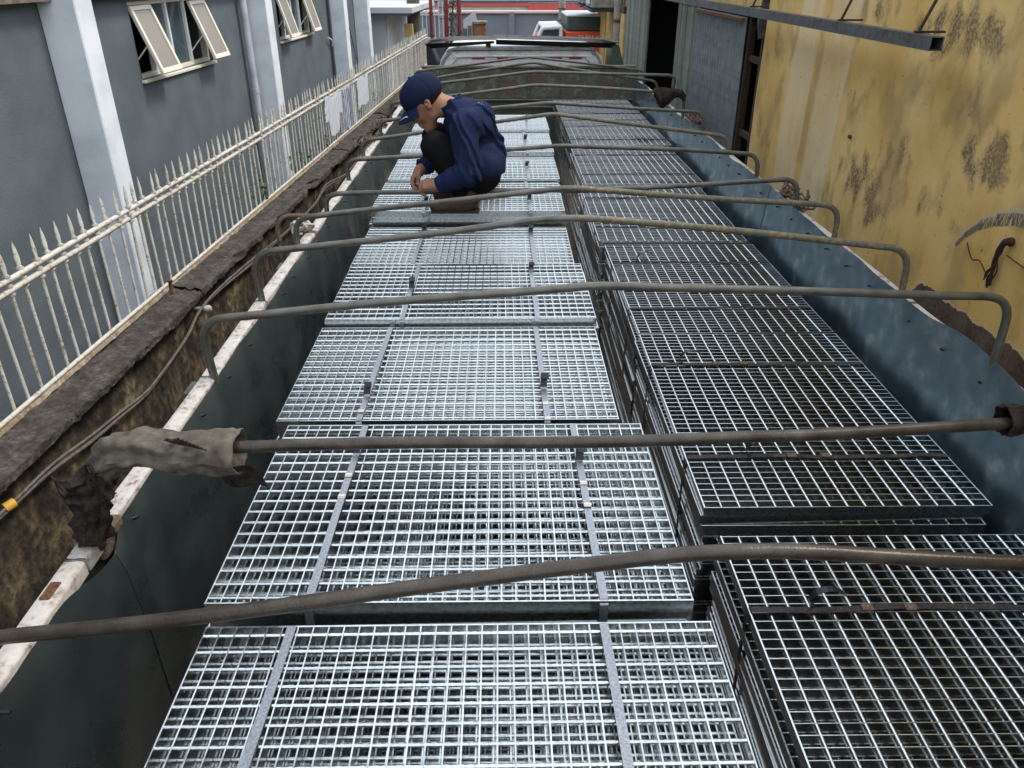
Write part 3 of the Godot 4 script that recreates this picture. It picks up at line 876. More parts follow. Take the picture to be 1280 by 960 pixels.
func build_boundary() -> void:
	var f1 := FastNoiseLite.new(); f1.seed = 21; f1.frequency = 1.6; f1.fractal_octaves = 4
	var f2 := FastNoiseLite.new(); f2.seed = 22; f2.frequency = 7.0
	var f3 := FastNoiseLite.new(); f3.seed = 23; f3.noise_type = FastNoiseLite.TYPE_CELLULAR; f3.frequency = 5.5; f3.cellular_return_type = FastNoiseLite.RETURN_CELL_VALUE; f3.fractal_type = FastNoiseLite.FRACTAL_NONE
	var f4 := FastNoiseLite.new(); f4.seed = 23; f4.noise_type = FastNoiseLite.TYPE_CELLULAR; f4.frequency = 5.5; f4.cellular_return_type = FastNoiseLite.RETURN_DISTANCE2_SUB; f4.fractal_type = FastNoiseLite.FRACTAL_NONE
	# wall under the fence
	var t := thing("boundary_wall", LF(1.95, 0, 6), "dirty old masonry wall with cracked brown coping beside the lorry", "wall", "", -PHI)
	var mb := MB.new()
	mb.grid(200, 24, func(u: float, v: float) -> Vector3:
		var d := u * 19.0 - 9.0
		var y := 1.845 * (1 - v)
		return Vector3(0.065 + 0.012 * f1.get_noise_2d(d, y) + 0.006 * f2.get_noise_2d(d * 2, y * 2), y, -d))
	mb.box(Vector3(-0.02, 0.92, -0.5), Vector3(0.14, 1.84, 19.0))
	part(mb, "masonry", mats.wall_old, t)
	var d0 := -9.2
	var k := 0
	while d0 < 9.4:
		var L: float = [1.31, 0.93, 1.62, 1.12, 0.84][k % 5]
		var a := d0
		var b: float = min(d0 + L - 0.006, 9.6)
		var sag := 0.006 * sin(k * 2.3)
		mb = MB.new()
		var n := int((b - a) / 0.014)
		# profile from the fence side over the top, down the front and back under
		mb.grid(n, 24, func(u: float, v: float) -> Vector3:
			var d: float = lerpf(a, b, u)
			var p := v * 12.0
			var x: float
			var y: float
			if p <= 7: 
				x = lerpf(-0.10, 0.117, p / 7.0); y = 1.886 + sag - 0.012 * p / 7.0
			elif p <= 8: x = 0.128; y = lerpf(1.873, 1.860, p - 7) + sag
			elif p <= 10: x = 0.130; y = lerpf(1.858, 1.826, (p - 8) / 2.0) + sag
			else: x = lerpf(0.124, -0.10, (p - 10) / 2.0); y = 1.822 + sag
			var nz := f1.get_noise_2d(d * 1.5, p * 0.25)
			var nf := f2.get_noise_2d(d * 2.2, p * 0.6)
			var chip: float = max(0.0, f1.get_noise_2d(d * 0.9 + 40, p * 0.06) - 0.22) if p > 5 and p < 11 else 0.0
			x -= chip * 0.16 * (1.0 if p > 6 else 0.3)
			if p < 10:
				var wx: float = d + 0.05 * nf
				var wy: float = p * 0.03 + 0.03 * nz
				y += nz * 0.008 + nf * 0.005 - chip * 0.03 + 0.005 * f3.get_noise_2d(wx, wy) - 0.012 * (1.0 - smoothstep(-1.0, -0.86, f4.get_noise_2d(wx, wy)))
			x += nf * 0.006
			return Vector3(x, y, -d), true)
		part(mb, "coping_slab", mats.coping, t)
		d0 += L
		k += 1
	# pale mortar fillet at the foot of the fence
	mb = MB.new()
	mb.grid(520, 4, func(u: float, v: float) -> Vector3:
		var d := u * 18.5 - 9.1
		var a := PI * v
		var q := f2.get_noise_2d(d * 3, v)
		return Vector3(-0.05 + 0.022 * -cos(a) + 0.004 * q, 1.882 + 0.018 * sin(a) + 0.005 * f1.get_noise_2d(d * 4, 3.0), -d), true)
	part(mb, "mortar_fillet", mats.coping_edge, t)
	# fence
	var fx := 2.0
	var fe := thing("spiked_fence", LF(fx, 1.885, 6), "white painted iron fence with spear tips and rust, on the old wall", "fence", "", -PHI)
	var y0 := 0.0
	for yy in [0.452, 0.492]:
		mb = MB.new()
		var path := PackedVector3Array()
		for i in 91:
			var d := -3.0 + 18.0 * i / 90.0
			path.append(Vector3(0.004, yy + 0.003 * f1.get_noise_2d(d, yy * 40), -(d - 6)))
		mb.tube(path, 0.0118, 7)
		part(mb, "rail", mats.fence1, fe)
	mb = MB.new()
	mb.tube(PackedVector3Array([Vector3(0.004, 0.022, 9), Vector3(0.004, 0.022, -9)]), 0.010, 6)
	part(mb, "bottom_rail", mats.fence1, fe)
	var pk := MB.new()
	pk.tube(PackedVector3Array([Vector3(0, 0.012, 0), Vector3(0, 0.47, 0)]), 0.0064, 6, false)
	# leaf shaped spear
	pk.tube(PackedVector3Array([Vector3(0, 0.47, 0), Vector3(0, 0.50, 0), Vector3(0, 0.525, 0), Vector3(0, 0.545, 0), Vector3(0, 0.58, 0), Vector3(0, 0.612, 0)]), [0.0064, 0.0062, 0.010, 0.0125, 0.009, 0.0012], 8, true, 0.0, 0.55)
	for yy in [0.437, 0.470, 0.507]:
		pk.tube(PackedVector3Array([Vector3(0, yy - 0.007, 0), Vector3(0, yy, 0), Vector3(0, yy + 0.007, 0)]), [0.009, 0.0165, 0.009], 7)
	var pm := pk.mesh()
	var d := -2.4
	k = 0
	while d < 15.0:
		var o := put(pm, "picket", mats["fence%d" % [0, 2, 0, 1, 2][k % 5]], fe, Vector3(rng.randf_range(-0.003, 0.003), 0, -(d - 6)))
		o.rotation = Vector3(rng.randf_range(-0.012, 0.012), rng.randf_range(-0.3, 0.3), rng.randf_range(-0.018, 0.018))
		d += 0.0965 + rng.randf_range(-0.004, 0.004)
		k += 1
	# broken rusty stub on the coping
	var st := thing("rusty_stub", LF(1.945, 1.885, 3.83), "short rusty iron stub standing on the coping below the fence", "iron stub", "", -PHI)
	mb = MB.new()
	mb.tube(PackedVector3Array([Vector3(0, -0.03, 0), Vector3(0.004, 0.05, 0.002), Vector3(0.006, 0.075, 0.004)]), [0.009, 0.009, 0.007], 7)
	mb.tube(PackedVector3Array([Vector3(-0.008, 0.07, 0.002), Vector3(0.02, 0.073, 0.004)]), 0.008, 6)
	part(mb, "stub", mats.rust, st)
	# cables clipped to the wall
	var P := [[2.4, 0.9], [2.06, 1.76]]
	var cpts := [[1.835, 1.81, 1.2], [1.835, 1.748, 2.095], [1.835, 1.729, 2.393], [1.835, 1.686, 2.67], [1.835, 1.661, 2.922], [1.835, 1.641, 3.134], [1.835, 1.65, 3.292], [1.835, 1.70, 3.656], [1.835, 1.765, 3.884], [1.835, 1.77, 4.191], [1.835, 1.735, 4.739], [1.835, 1.711, 5.381], [1.835, 1.69, 6.264], [1.83, 1.74, 6.7], [1.80, 1.70, 7.4], [1.81, 1.74, 8.6], [1.83, 1.76, 9.3]]
	for c in 2:
		var pts := []
		for q in cpts: pts.append(LF(q[0] - 0.004 * c, q[1] + c * (0.014 + 0.012 * sin(q[2] * 3.0)), q[2]))
		var w := thing("wall_cable", Vector3(pts[0].x, 0, pts[0].z), ["lower of two brown cables sagging along the dirty wall", "upper of two brown cables sagging along the dirty wall"][c], "cable", "cables along the wall")
		var path := spline(pts, 5)
		for i in path.size(): path[i] -= w.position
		mb = MB.new()
		mb.tube(path, 0.0085 if c == 0 else 0.0065, 7)
		part(mb, "cable", mats.cable, w)
		if c == 0:
			mb = MB.new()
			for q in [LF(1.83, 1.757, 2.14)]:
				mb.tube(PackedVector3Array([q + Vector3(-0.01, 0, 0.015) - w.position, q + Vector3(0.01, 0.005, -0.015) - w.position]), 0.019, 8)
			part(mb, "orange_tape", mats.tape_orange, w)
	var ins := thing("cable_clip", LF(1.83, 1.757, 3.93), "small white knob clip holding the cables on the wall", "clip", "", -PHI)
	mb = MB.new()
	mb.tube(PackedVector3Array([Vector3(-0.06, 0, 0), Vector3(0.0, 0, 0), Vector3(0.012, 0, 0), Vector3(0.03, 0, 0), Vector3(0.04, 0, 0)]), [0.008, 0.013, 0.020, 0.020, 0.010], 9)
	part(mb, "knob", mats.cap_white, ins)
	# washing on the fence
	for c in 3:
		var dd: float = [7.85, 8.42, 9.25][c]
		var wdt: float = [0.66, 0.30, 0.62][c]
		var hgt: float = [0.36, 0.40, 0.30][c]
		var g := thing(["hung_shirt", "hung_cloth", "hung_cloth"][c], LF(1.972, 1.905, dd), ["white patterned shirt hung over the fence rails", "blue striped cloth hung beside the white shirt on the fence", "plain white cloth hung on the far part of the fence"][c], ["shirt", "cloth", "cloth"][c], "", -PHI)
		mb = MB.new()
		mb.shell(26, 12, func(u: float, v: float) -> Vector3:
			var x := (u - 0.5) * wdt
			var top := 0.44
			var bot: float = top - hgt * (1.0 if abs(u - 0.5) < 0.3 or c != 0 else 0.6)
			return Vector3(-0.004 - 0.012 * abs(sin(u * 17 + c)) * (0.3 + v) - 0.01 * f2.get_noise_2d(u * 3, v * 2 + c), lerpf(top, bot, v) + 0.015 * sin(u * 9 + c), x), 0.002)
		part(mb, "fabric", mats.cloth_white, g)
		if c == 1:
			for s in 4:
				mb = MB.new()
				mb.shell(2, 8, func(u: float, v: float) -> Vector3: return Vector3(0.006, 0.43 - 0.38 * v, -0.12 + 0.075 * s + 0.02 * u), 0.0015)
				part(mb, "blue_stripe", mats.cloth_blue, g)
	# weeds at the foot of the fence
	for c in 5:
		var dd: float = [6.6, 6.9, 7.5, 10.3, 5.6][c]
		var g := thing("wall_weed", LF(2.03, 1.885, dd), "%s small green weed from the camera rooted behind the fence foot" % ORD[[1, 2, 3, 4, 0][c]], "weed", "weeds along the fence", -PHI)
		mb = MB.new()
		for i in 26:
			var a := rng.randf() * TAU
			var h := rng.randf_range(0.04, 0.16)
			var c0 := Vector3(cos(a) * 0.05, h, sin(a) * 0.09)
			var s := rng.randf_range(0.014, 0.028)
			var bs := Basis(Vector3(rng.randf() - .5, rng.randf() - .5, rng.randf() - .5).normalized(), rng.randf() * TAU)
			mb.quad(c0 + bs * Vector3(0, 0, -s), c0 + bs * Vector3(s * .45, 0, 0), c0 + bs * Vector3(0, 0.003, s), c0 + bs * Vector3(-s * .45, 0, 0))
			if i % 4 == 0: mb.tube(PackedVector3Array([Vector3(0, -0.01, 0), c0]), 0.0022, 4)
		part(mb, "leaves", mats.leaf, g)

# ---------- right side ----------
func build_right_building() -> void:
	var X := 2.05
	var t := thing("yellow_building", Vector3(X, 0, -6), "stained yellow plaster building with plank doors and corrugated sheet", "building")
	var Z := func(d: float) -> float: return 6.0 - d
	# plastered wall with its stains: lane face mapped one to one, slightly uneven
	var nz := FastNoiseLite.new(); nz.seed = 31; nz.frequency = 0.8; nz.fractal_octaves = 4
	var mb := MB.new()
	var face := func(d: float, y: float) -> Vector3: return Vector3(0.010 * nz.get_noise_2d(d, y), y, Z.call(d))
	mb.grid(150, 100, func(u: float, v: float) -> Vector3: return face.call(lerpf(-5.0, 6.55, u), lerpf(4.3, 0.0, v)), true)
	for i in mb.uv.size():
		var p := mb.v[i]
		mb.uv[i] = Vector2((6.0 - p.z - 0.8) / 5.8, (4.4 - p.y) / 3.2)
	part(mb, "plaster_wall", mats.yellow_wall, t)
	pbox("wall_core", mats.yellow_plain, t, Vector3(0.145, 2.15, Z.call(0.775)), Vector3(0.25, 4.3, 11.54))
	# lintel and upper wall over the openings
	pbox("upper_wall", mats.yellow_plain, t, Vector3(0.15, 3.715, Z.call(10.35)), Vector3(0.25, 1.17, 7.58))
	pbox("lintel", mats.beam, t, Vector3(0.10, 3.105, Z.call(10.35)), Vector3(0.22, 0.045, 7.58))
	# broken render at the door jamb
	mb = MB.new()
	mb.tube(PackedVector3Array([Vector3(0.02, 2.93, Z.call(6.62)), Vector3(0.02, 3.05, Z.call(6.63)), Vector3(0.02, 3.3, Z.call(6.60))]), [0.05, 0.07, 0.05], 6)
	part(mb, "broken_render", mats.coping, t)
	# rusty door frame
	for d in [6.66, 7.06]:
		pbox("rusty_frame", mats.rust_dark, t, Vector3(0.05, 1.54, Z.call(d)), Vector3(0.06, 3.08, 0.05), 0.004)
	for y in [1.7, 2.15, 2.75]:
		pbox("rusty_crosspiece", mats.rust_dark, t, Vector3(0.06, y, Z.call(6.86)), Vector3(0.04, 0.05, 0.34), 0.004)
	# corrugated sheet
	mb = MB.new()
	mb.shell(400, 4, func(u: float, v: float) -> Vector3:
		var d := lerpf(7.08, 8.82, u)
		return Vector3(-0.005 + 0.016 * sin(u * 1.74 / 0.097 * TAU) + 0.012 * sin(v * 3.0 + u * 2), lerpf(0.25, 3.06, v), Z.call(d)), 0.0012)
	part(mb, "corrugated_sheet", mats.corrugated, t)
	pbox("sheet_purlin", mats.rust, t, Vector3(-0.03, 3.04, Z.call(7.95)), Vector3(0.03, 0.03, 1.74), 0.003)
	# plank leaves of the big doors
	var dd := 8.86
	var k := 0
	while dd < 9.95:
		var w: float = [0.16, 0.13, 0.18, 0.15][k % 4]
		pbox("door_plank", mats["board%d" % (k % 3)], t, Vector3(0.03 + 0.006 * (k % 2), 1.62, Z.call(dd + w / 2)), Vector3(0.03, 2.9, w - 0.006), 0.004)
		dd += w; k += 1
	dd = 12.0
	while dd < 14.05:
		var w: float = [0.17, 0.21, 0.16, 0.19][k % 4]
		pbox("door_plank", mats["board%d" % (k % 3)], t, Vector3(0.03 + 0.006 * (k % 2), 1.62, Z.call(dd + w / 2)), Vector3(0.03, 2.9, w - 0.006), 0.004)
		dd += w; k += 1
	# far yellow end: weatherboarded wall
	pbox("end_pier", mats.yellow_plain, t, Vector3(0.15, 1.38, Z.call(14.3)), Vector3(0.32, 2.76, 0.45), 0.01)
	pbox("end_pier_cap", mats.coping, t, Vector3(0.15, 2.82, Z.call(14.3)), Vector3(0.36, 0.1, 0.5), 0.01)
	pbox("dark_recess", mats.interior, t, Vector3(0.3, 3.1, Z.call(14.4)), Vector3(0.1, 2.4, 0.6))
	dd = 14.8
	k = 0
	while dd < 19.0:
		var w: float = [0.42, 0.36, 0.47, 0.40][k % 4]
		pbox("wall_board", mats.yellow_plain, t, Vector3(0.16 + 0.012 * (k % 3), 2.15, Z.call(dd + w / 2)), Vector3(0.2, 4.3, w - 0.02), 0.008)
		dd += w; k += 1
	pbox("corner_post", mats.tree_bark, t, Vector3(0.08, 2.15, Z.call(19.15)), Vector3(0.2, 4.3, 0.22), 0.01)
	# interior and roof
	pbox("back_wall", mats.interior, t, Vector3(4.0, 2.15, Z.call(7.0)), Vector3(0.2, 4.3, 24.6))
	pbox("partition", mats.interior, t, Vector3(2.1, 2.15, Z.call(6.4)), Vector3(3.6, 4.3, 0.15))
	pbox("partition", mats.interior, t, Vector3(2.1, 2.15, Z.call(14.7)), Vector3(3.6, 4.3, 0.15))
	pbox("roof", mats.corrugated, t, Vector3(2.05, 4.37, Z.call(7.0)), Vector3(4.2, 0.12, 24.6))
	# downpipe and meter boxes at the far end
	var p := thing("down_pipe", Vector3(X, 0, -14.62), "grey downpipe on the far end of the yellow building", "pipe")
	mb = MB.new()
	mb.tube(PackedVector3Array([Vector3(-0.04, 0, 0), Vector3(-0.04, 4.2, 0)]), 0.075, 12)
	part(mb, "pipe", mats.pole_concrete, p)
	mb = MB.new()
	for y in [1.2, 2.6, 3.9]: mb.tube(PackedVector3Array([Vector3(-0.04, y, 0), Vector3(-0.04, y + 0.05, 0)]), 0.085, 12)
	part(mb, "bracket", mats.rust, p)
	for c in 2:
		var b := thing("meter_box", Vector3(X - 0.16, 2.74, [-16.0, -17.9][c]), ["nearer grey meter box high on the yellow board wall", "farther grey meter box by the corner of the yellow boards"][c], "meter box", "meter boxes on the far wall")
		pbox("case", mats.pole_concrete, b, Vector3(0, 0.35, 0), Vector3(0.5, 0.62, 1.2), 0.02)
		pbox("lid", mats.house_white, b, Vector3(-0.27, 0.35, 0.1), Vector3(0.03, 0.5, 0.55), 0.008)
		pbox("shelf", mats.black, b, Vector3(0.02, 0.01, 0), Vector3(0.62, 0.035, 1.5), 0.004)
	# steel beam with stays along the wall
	var be := thing("steel_beam", Vector3(1.82, 3.115, -3.5), "long grey hollow steel beam hung with rods along the yellow wall", "beam")
	mb = MB.new()
	var L := 9.0
	for q in [[Vector3(-0.026, 0.026, 0), Vector3(0.004, 0.056, L)], [Vector3(0.026, 0.026, 0), Vector3(0.004, 0.056, L)], [Vector3(0, 0.052, 0), Vector3(0.048, 0.004, L)], [Vector3(0, 0.0, 0), Vector3(0.048, 0.004, L)]]:
		mb.box(q[0] + Vector3(0, 0, -L / 2), q[1])
	part(mb, "channel", mats.beam, be)
	for d in [0.18, 1.05, 2.7, 4.6]:
		mb = MB.new()
		mb.tube(PackedVector3Array([Vector3(0.0, 0.056, -d), Vector3(0.22, 0.62, -d - 0.02)]), 0.007, 6)
		mb.box(Vector3(0.05, 0.060, -d), Vector3(0.13, 0.009, 0.024))
		part(mb, "stay_rod", mats.rust_dark, be)
	# dead root growing out of the wall
	var r := thing("dry_root", Vector3(X - 0.012, 2.42, -2.99), "dark dried root clump hanging on the yellow wall", "root")
	mb = MB.new()
	mb.tube(spline([Vector3(0.01, 0.035, 0.02), Vector3(-0.012, 0.03, 0.0), Vector3(-0.012, -0.0, -0.02), Vector3(-0.006, -0.05, -0.04)]), [0.010, 0.016, 0.018, 0.02, 0.018, 0.016, 0.015, 0.014, 0.013, 0.012, 0.012, 0.012, 0.012, 0.013, 0.014, 0.013, 0.012, 0.01, 0.008], 7)
	for i in 11:
		var z0 := -0.03 - rng.randf() * 0.05
		var pts := [Vector3(-0.006, -0.03 - rng.randf() * 0.02, -0.02 - rng.randf() * 0.03)]
		for s in 4: pts.append(pts[-1] + Vector3(rng.randf_range(-0.002, 0.003), -0.04 + rng.randf() * 0.015, rng.randf_range(-0.022, 0.016)))
		mb.tube(spline(pts, 3), 0.0032, 5)
	mb.tube(spline([Vector3(-0.004, -0.02, 0.02), Vector3(-0.004, -0.03, 0.16), Vector3(0.0, -0.028, 0.35)], 4), 0.003, 4)
	mb.tube(spline([Vector3(-0.004, -0.15, -0.05), Vector3(-0.004, -0.10, -0.14), Vector3(-0.004, -0.11, -0.2), Vector3(0.0, -0.06, -0.27)], 4), 0.003, 4)
	part(mb, "root", mats.root, r)
	# small fittings on the plaster
	var sc := thing("wall_plug", Vector3(X - 0.002, 2.55, -4.66), "tiny dark iron plug left in the yellow plaster", "plug")
	pbox("plug", mats.rust, sc, Vector3.ZERO, Vector3(0.03, 0.02, 0.035), 0.004)

# ---------- lorry ----------
func wheel(parent: Node, at: Vector3) -> void:
	var mb := MB.new()
	var prof := [[0.28, -0.13], [0.47, -0.14], [0.51, -0.11], [0.52, 0.0], [0.51, 0.11], [0.47, 0.14], [0.28, 0.13]]
	mb.grid(36, 6, func(u: float, v: float) -> Vector3:
		var q: Array = prof[int(round(v * 6))]
		var a := u * TAU
		return Vector3(q[1], cos(a) * q[0], sin(a) * q[0]))
	var o := part(mb, "wheel", mats.rubber, parent, at)
	mb = MB.new()
	mb.grid(28, 4, func(u: float, v: float) -> Vector3:
		var q: Array = [[0.28, 0.12], [0.25, 0.05], [0.12, 0.03], [0.10, 0.09], [0.001, 0.09]][int(round(v * 4))]
		var a := u * TAU
		return Vector3(q[1] * signf(at.x - 0.316), cos(a) * q[0], sin(a) * q[0]))
	part(mb, "rim", mats.beam, o)

func build_lorry() -> void:
	var cx := 0.316
	var t := thing("flatbed_lorry", Vector3(cx, 0, -4), "long lorry with galvanised lined open bed and dark green headboard", "lorry")
	var Z := func(d: float) -> float: return 4.0 - d
	var nz := FastNoiseLite.new(); nz.seed = 41; nz.frequency = 0.9; nz.fractal_octaves = 3
	pbox("deck", mats.deck_wood, t, Vector3(0, DECK - 0.05, Z.call(4.4)), Vector3(2.52, 0.098, 10.2))
	pbox("chassis_rail", mats.black, t, Vector3(-0.42, 1.16, Z.call(5.0)), Vector3(0.09, 0.24, 12.6), 0.01)
	pbox("chassis_rail", mats.black, t, Vector3(0.42, 1.16, Z.call(5.0)), Vector3(0.09, 0.24, 12.6), 0.01)
	for d in [0.9, 2.2, 10.6]:
		for s in [-1, 1]: wheel(t, Vector3(cx * 0 + s * 1.02, 0.52, Z.call(d)))
		pbox("axle", mats.black, t, Vector3(0, 0.62, Z.call(d)), Vector3(1.8, 0.14, 0.14), 0.02)
		for s in [-1, 1]: pbox("spring", mats.black, t, Vector3(s * 0.42, 0.86, Z.call(d)), Vector3(0.08, 0.36, 0.5), 0.02)
	# side walls: outer steel, board cap and galvanised lining
	for s in [-1, 1]:
		pbox("side_wall", mats.lorry_green, t, Vector3(s * 1.255, (DECK + RAIL) / 2 - 0.02, Z.call(4.3)), Vector3(0.036, RAIL - DECK - 0.05, 10.0))
		for i in 9: pbox("side_stake", mats.lorry_green, t, Vector3(s * 1.285, 1.85, Z.call(-0.1 + i * 1.12)), Vector3(0.03, 0.84, 0.08), 0.004)
	# board caps with gaps, left then right
	var capsL := [[-0.7, 1.29], [1.30, 1.36], [1.44, 2.135], [2.145, 2.755], [2.765, 3.62], [3.66, 3.955], [3.97, 4.66], [4.67, 5.32], [5.33, 6.0], [6.15, 7.0], [7.02, 9.2]]
	var capsR := [[-0.7, 1.9], [1.94, 2.7], [2.72, 3.4], [3.42, 4.1], [4.35, 4.9], [4.91, 5.5], [5.52, 6.2], [6.5, 7.4], [7.42, 9.2]]
	for s in 2:
		for c in [capsL, capsR][s]:
			var mb := MB.new()
			var sg := -1.0 if s == 0 else 1.0
			var n := int(max(2, (c[1] - c[0]) / 0.06))
			var wid := 0.048
			# worn board: top with rounded edges and dents
			mb.grid(n, 7, func(u: float, v: float) -> Vector3:
				var d: float = lerpf(c[0], c[1], u)
				var P: Array = [[-0.5, -0.032], [-0.5, -0.006], [-0.42, 0.0], [-0.14, 0.001], [0.14, 0.001], [0.42, 0.0], [0.5, -0.006], [0.5, -0.032]][int(round(v * 7))]
				var bend := 0.006 * nz.get_noise_2d(d * 0.8, s * 9.0)
				return Vector3(sg * 1.232 + P[0] * wid + bend, RAIL + P[1] + 0.004 * nz.get_noise_2d(d * 2.0, P[0] * 3 + s), Z.call(d)))
			for e in 2:
				var d: float = c[e]
				mb.quad(Vector3(sg * 1.232 - wid / 2, RAIL - 0.032, Z.call(d)), Vector3(sg * 1.232 - wid / 2, RAIL - 0.002, Z.call(d)), Vector3(sg * 1.232 + wid / 2, RAIL - 0.002, Z.call(d)), Vector3(sg * 1.232 + wid / 2, RAIL - 0.032, Z.call(d)))
			part(mb, "rail_cap", mats.cap_white, t)
	# lining sheets, dented, overlapping
	for s in 2:
		var sg := -1.0 if s == 0 else 1.0
		var cuts: Array = [[-0.6, 1.41], [1.39, 3.04], [3.02, 4.5], [4.48, 6.1], [6.08, 7.7], [7.68, 9.2]] if s == 0 else [[-0.6, 1.1], [1.08, 2.9], [2.88, 4.4], [4.38, 5.9], [5.88, 7.3], [7.28, 9.2]]
		for ci in cuts.size():
			var c: Array = cuts[ci]
			var mb := MB.new()
			var n := int((c[1] - c[0]) / 0.022)
			mb.shell(n, 26, func(u: float, v: float) -> Vector3:
				var d: float = lerpf(c[0], c[1], u)
				var top := RAIL + 0.004
				if s == 0:
					top -= 0.055 * smoothstep(1.14, 1.36, d) * (1 - smoothstep(1.395, 1.43, d)) + 0.012
					top += 0.010 * nz.get_noise_2d(d * 3, 5)
				else:
					top += 0.022 * nz.get_noise_2d(d * 1.1, 17) + 0.012 + 0.02 * exp(-pow((d - 2.2) / 0.35, 2))
				var y := lerpf(DECK + 0.002, top, v)
				var x := sg * (1.2 - 0.003 * (ci % 2))
				var amp := 0.013 * sin(v * PI) + 0.004
				var w := nz.get_noise_2d(d * 1.3 + s * 30, y * 0.8) * 1.6 + 0.25 * sin(d * 9.0 + 2.0 * v + s) + 0.12 * nz.get_noise_2d(d * 5.0, y * 0.6 + 9)
				# a crease running down where the left sheet buckles
				if s == 0: w += 1.1 * exp(-pow((d - 1.38 + (1 - v) * 0.55) / 0.07, 2)) * v
				x -= sg * (amp * (w + 1.0))
				# lips over at the top
				x += sg * (0.004 * smoothstep(0.93, 1.0, v) + (0.03 if s == 0 else 0.016) * pow(clampf((v - 0.55) / 0.45, 0, 1), 2)) - sg * (0.022 if s == 0 else 0.008)
				return Vector3(x, y, Z.call(d)), 0.0012)
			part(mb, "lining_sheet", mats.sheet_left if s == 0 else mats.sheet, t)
			var d: float = c[0] + 0.1
			while d < c[1] - 0.03:
				if not (s == 0 and d > 1.15 and d < 1.45):
					mb = MB.new()
					mb.tube(PackedVector3Array([Vector3(sg * 1.205, RAIL - 0.035 - 0.01 * (ci % 2), Z.call(d)), Vector3(sg * 1.187, RAIL - 0.036, Z.call(d)), Vector3(sg * 1.183, RAIL - 0.036, Z.call(d))]), [0.0045, 0.0045, 0.003], 7)
					part(mb, "screw", mats.strap_dark, t)
				d += 0.24
	# latch block where the left rail is broken
	var mb2 := MB.new()
	mb2.bbox(Vector3(-1.235, RAIL - 0.03, Z.call(1.40)), Vector3(0.05, 0.07, 0.07), 0.006)
	mb2.bbox(Vector3(-1.215, RAIL - 0.012, Z.call(1.43)), Vector3(0.03, 0.03, 0.05), 0.006)
	mb2.tube(PackedVector3Array([Vector3(-1.25, RAIL - 0.06, Z.call(1.43)), Vector3(-1.25, RAIL + 0.05, Z.call(1.43))]), 0.012, 8)
	part(mb2, "latch", mats.rope, t)
	mb2 = MB.new()
	mb2.bbox(Vector3(-1.235, RAIL + 0.0035, Z.call(1.20)), Vector3(0.022, 0.005, 0.05), 0.002)
	part(mb2, "slot_plate", mats.rust, t)
	# headboard
	var hb := pbox("headboard", mats.head_panel, t, Vector3(0, 2.27, Z.call(9.32)), Vector3(2.36, 0.32, 0.03), 0.004)
	pbox("lower_panel", mats.lorry_green, hb, Vector3(0, -0.52, -0.03), Vector3(2.36, 0.70, 0.03))
	pbox("top_bar", mats.bow, hb, Vector3(0, 0.175, 0.0), Vector3(2.40, 0.035, 0.06), 0.008)
	pbox("bottom_bar", mats.bow, hb, Vector3(0, -0.172, 0.012), Vector3(2.38, 0.024, 0.05), 0.006)
	pbox("cross_bar", mats.bow, hb, Vector3(0, -0.25, 0.03), Vector3(2.36, 0.026, 0.03), 0.006)
	for i in 7: pbox("rib", mats.head_panel, hb, Vector3(-1.02 + i * 0.34, 0, 0.024), Vector3(0.022, 0.318, 0.016), 0.004)
	for s in [-1, 1]: pbox("corner_post", mats.lorry_green, hb, Vector3(s * 1.2, -0.42, 0), Vector3(0.05, 1.14, 0.07), 0.008)
	# cab behind the headboard: rear panel, roof, flaps of the roof fairing
	var cab := MB.new()
	var outline := []
	for q in [[-1.07, 1.3], [-1.07, 2.30], [-1.03, 2.46], [-0.94, 2.565], [-0.82, 2.60], [0.70, 2.605], [0.80, 2.575], [0.89, 2.49], [0.93, 2.34], [0.94, 1.3]]: outline.append(Vector2(q[0], q[1]))
	extrude(cab, outline, Z.call(10.0), Z.call(11.2))
	var cb := part(cab, "cab", mats.cab_white, t)
	# raised pressing round the rear panel
	for off in [0.0, 0.075]:
		var path := []
		for q in outline.slice(1, 9): path.append(Vector3(lerpf(q.x, -0.065, 0.03 + off), lerpf(q.y, 2.0, 0.06 + off * 1.6), Z.call(9.992)))
		var mb := MB.new()
		mb.tube(spline(path, 4), 0.016, 7)
		part(mb, "pressed_rim", mats.cab_roof if off == 0.0 else mats.cab_white, cb)
	for q in [[-0.66, -0.50, "strip_red"], [-0.50, -0.36, "strip_white"], [-0.36, -0.22, "strip_red"], [-0.22, 0.08, "strip_white"], [0.22, 0.42, "strip_red"], [0.42, 0.50, "strip_white"], [0.50, 0.66, "strip_red"]]:
		pbox("reflective_strip", mats[q[2]], cb, Vector3((q[0] + q[1]) / 2, 2.478, Z.call(9.996)), Vector3(q[1] - q[0] - 0.004, 0.034, 0.006))
	pbox("rear_shelf", mats.cab_roof, cb, Vector3(-0.06, 2.575, Z.call(9.985)), Vector3(1.66, 0.022, 0.06), 0.006)
	pbox("hinge", mats.rust, cb, Vector3(-0.46, 2.62, Z.call(9.99)), Vector3(0.06, 0.05, 0.05), 0.006)
	pbox("hinge", mats.rust, cb, Vector3(0.42, 2.62, Z.call(9.99)), Vector3(0.06, 0.05, 0.05), 0.006)
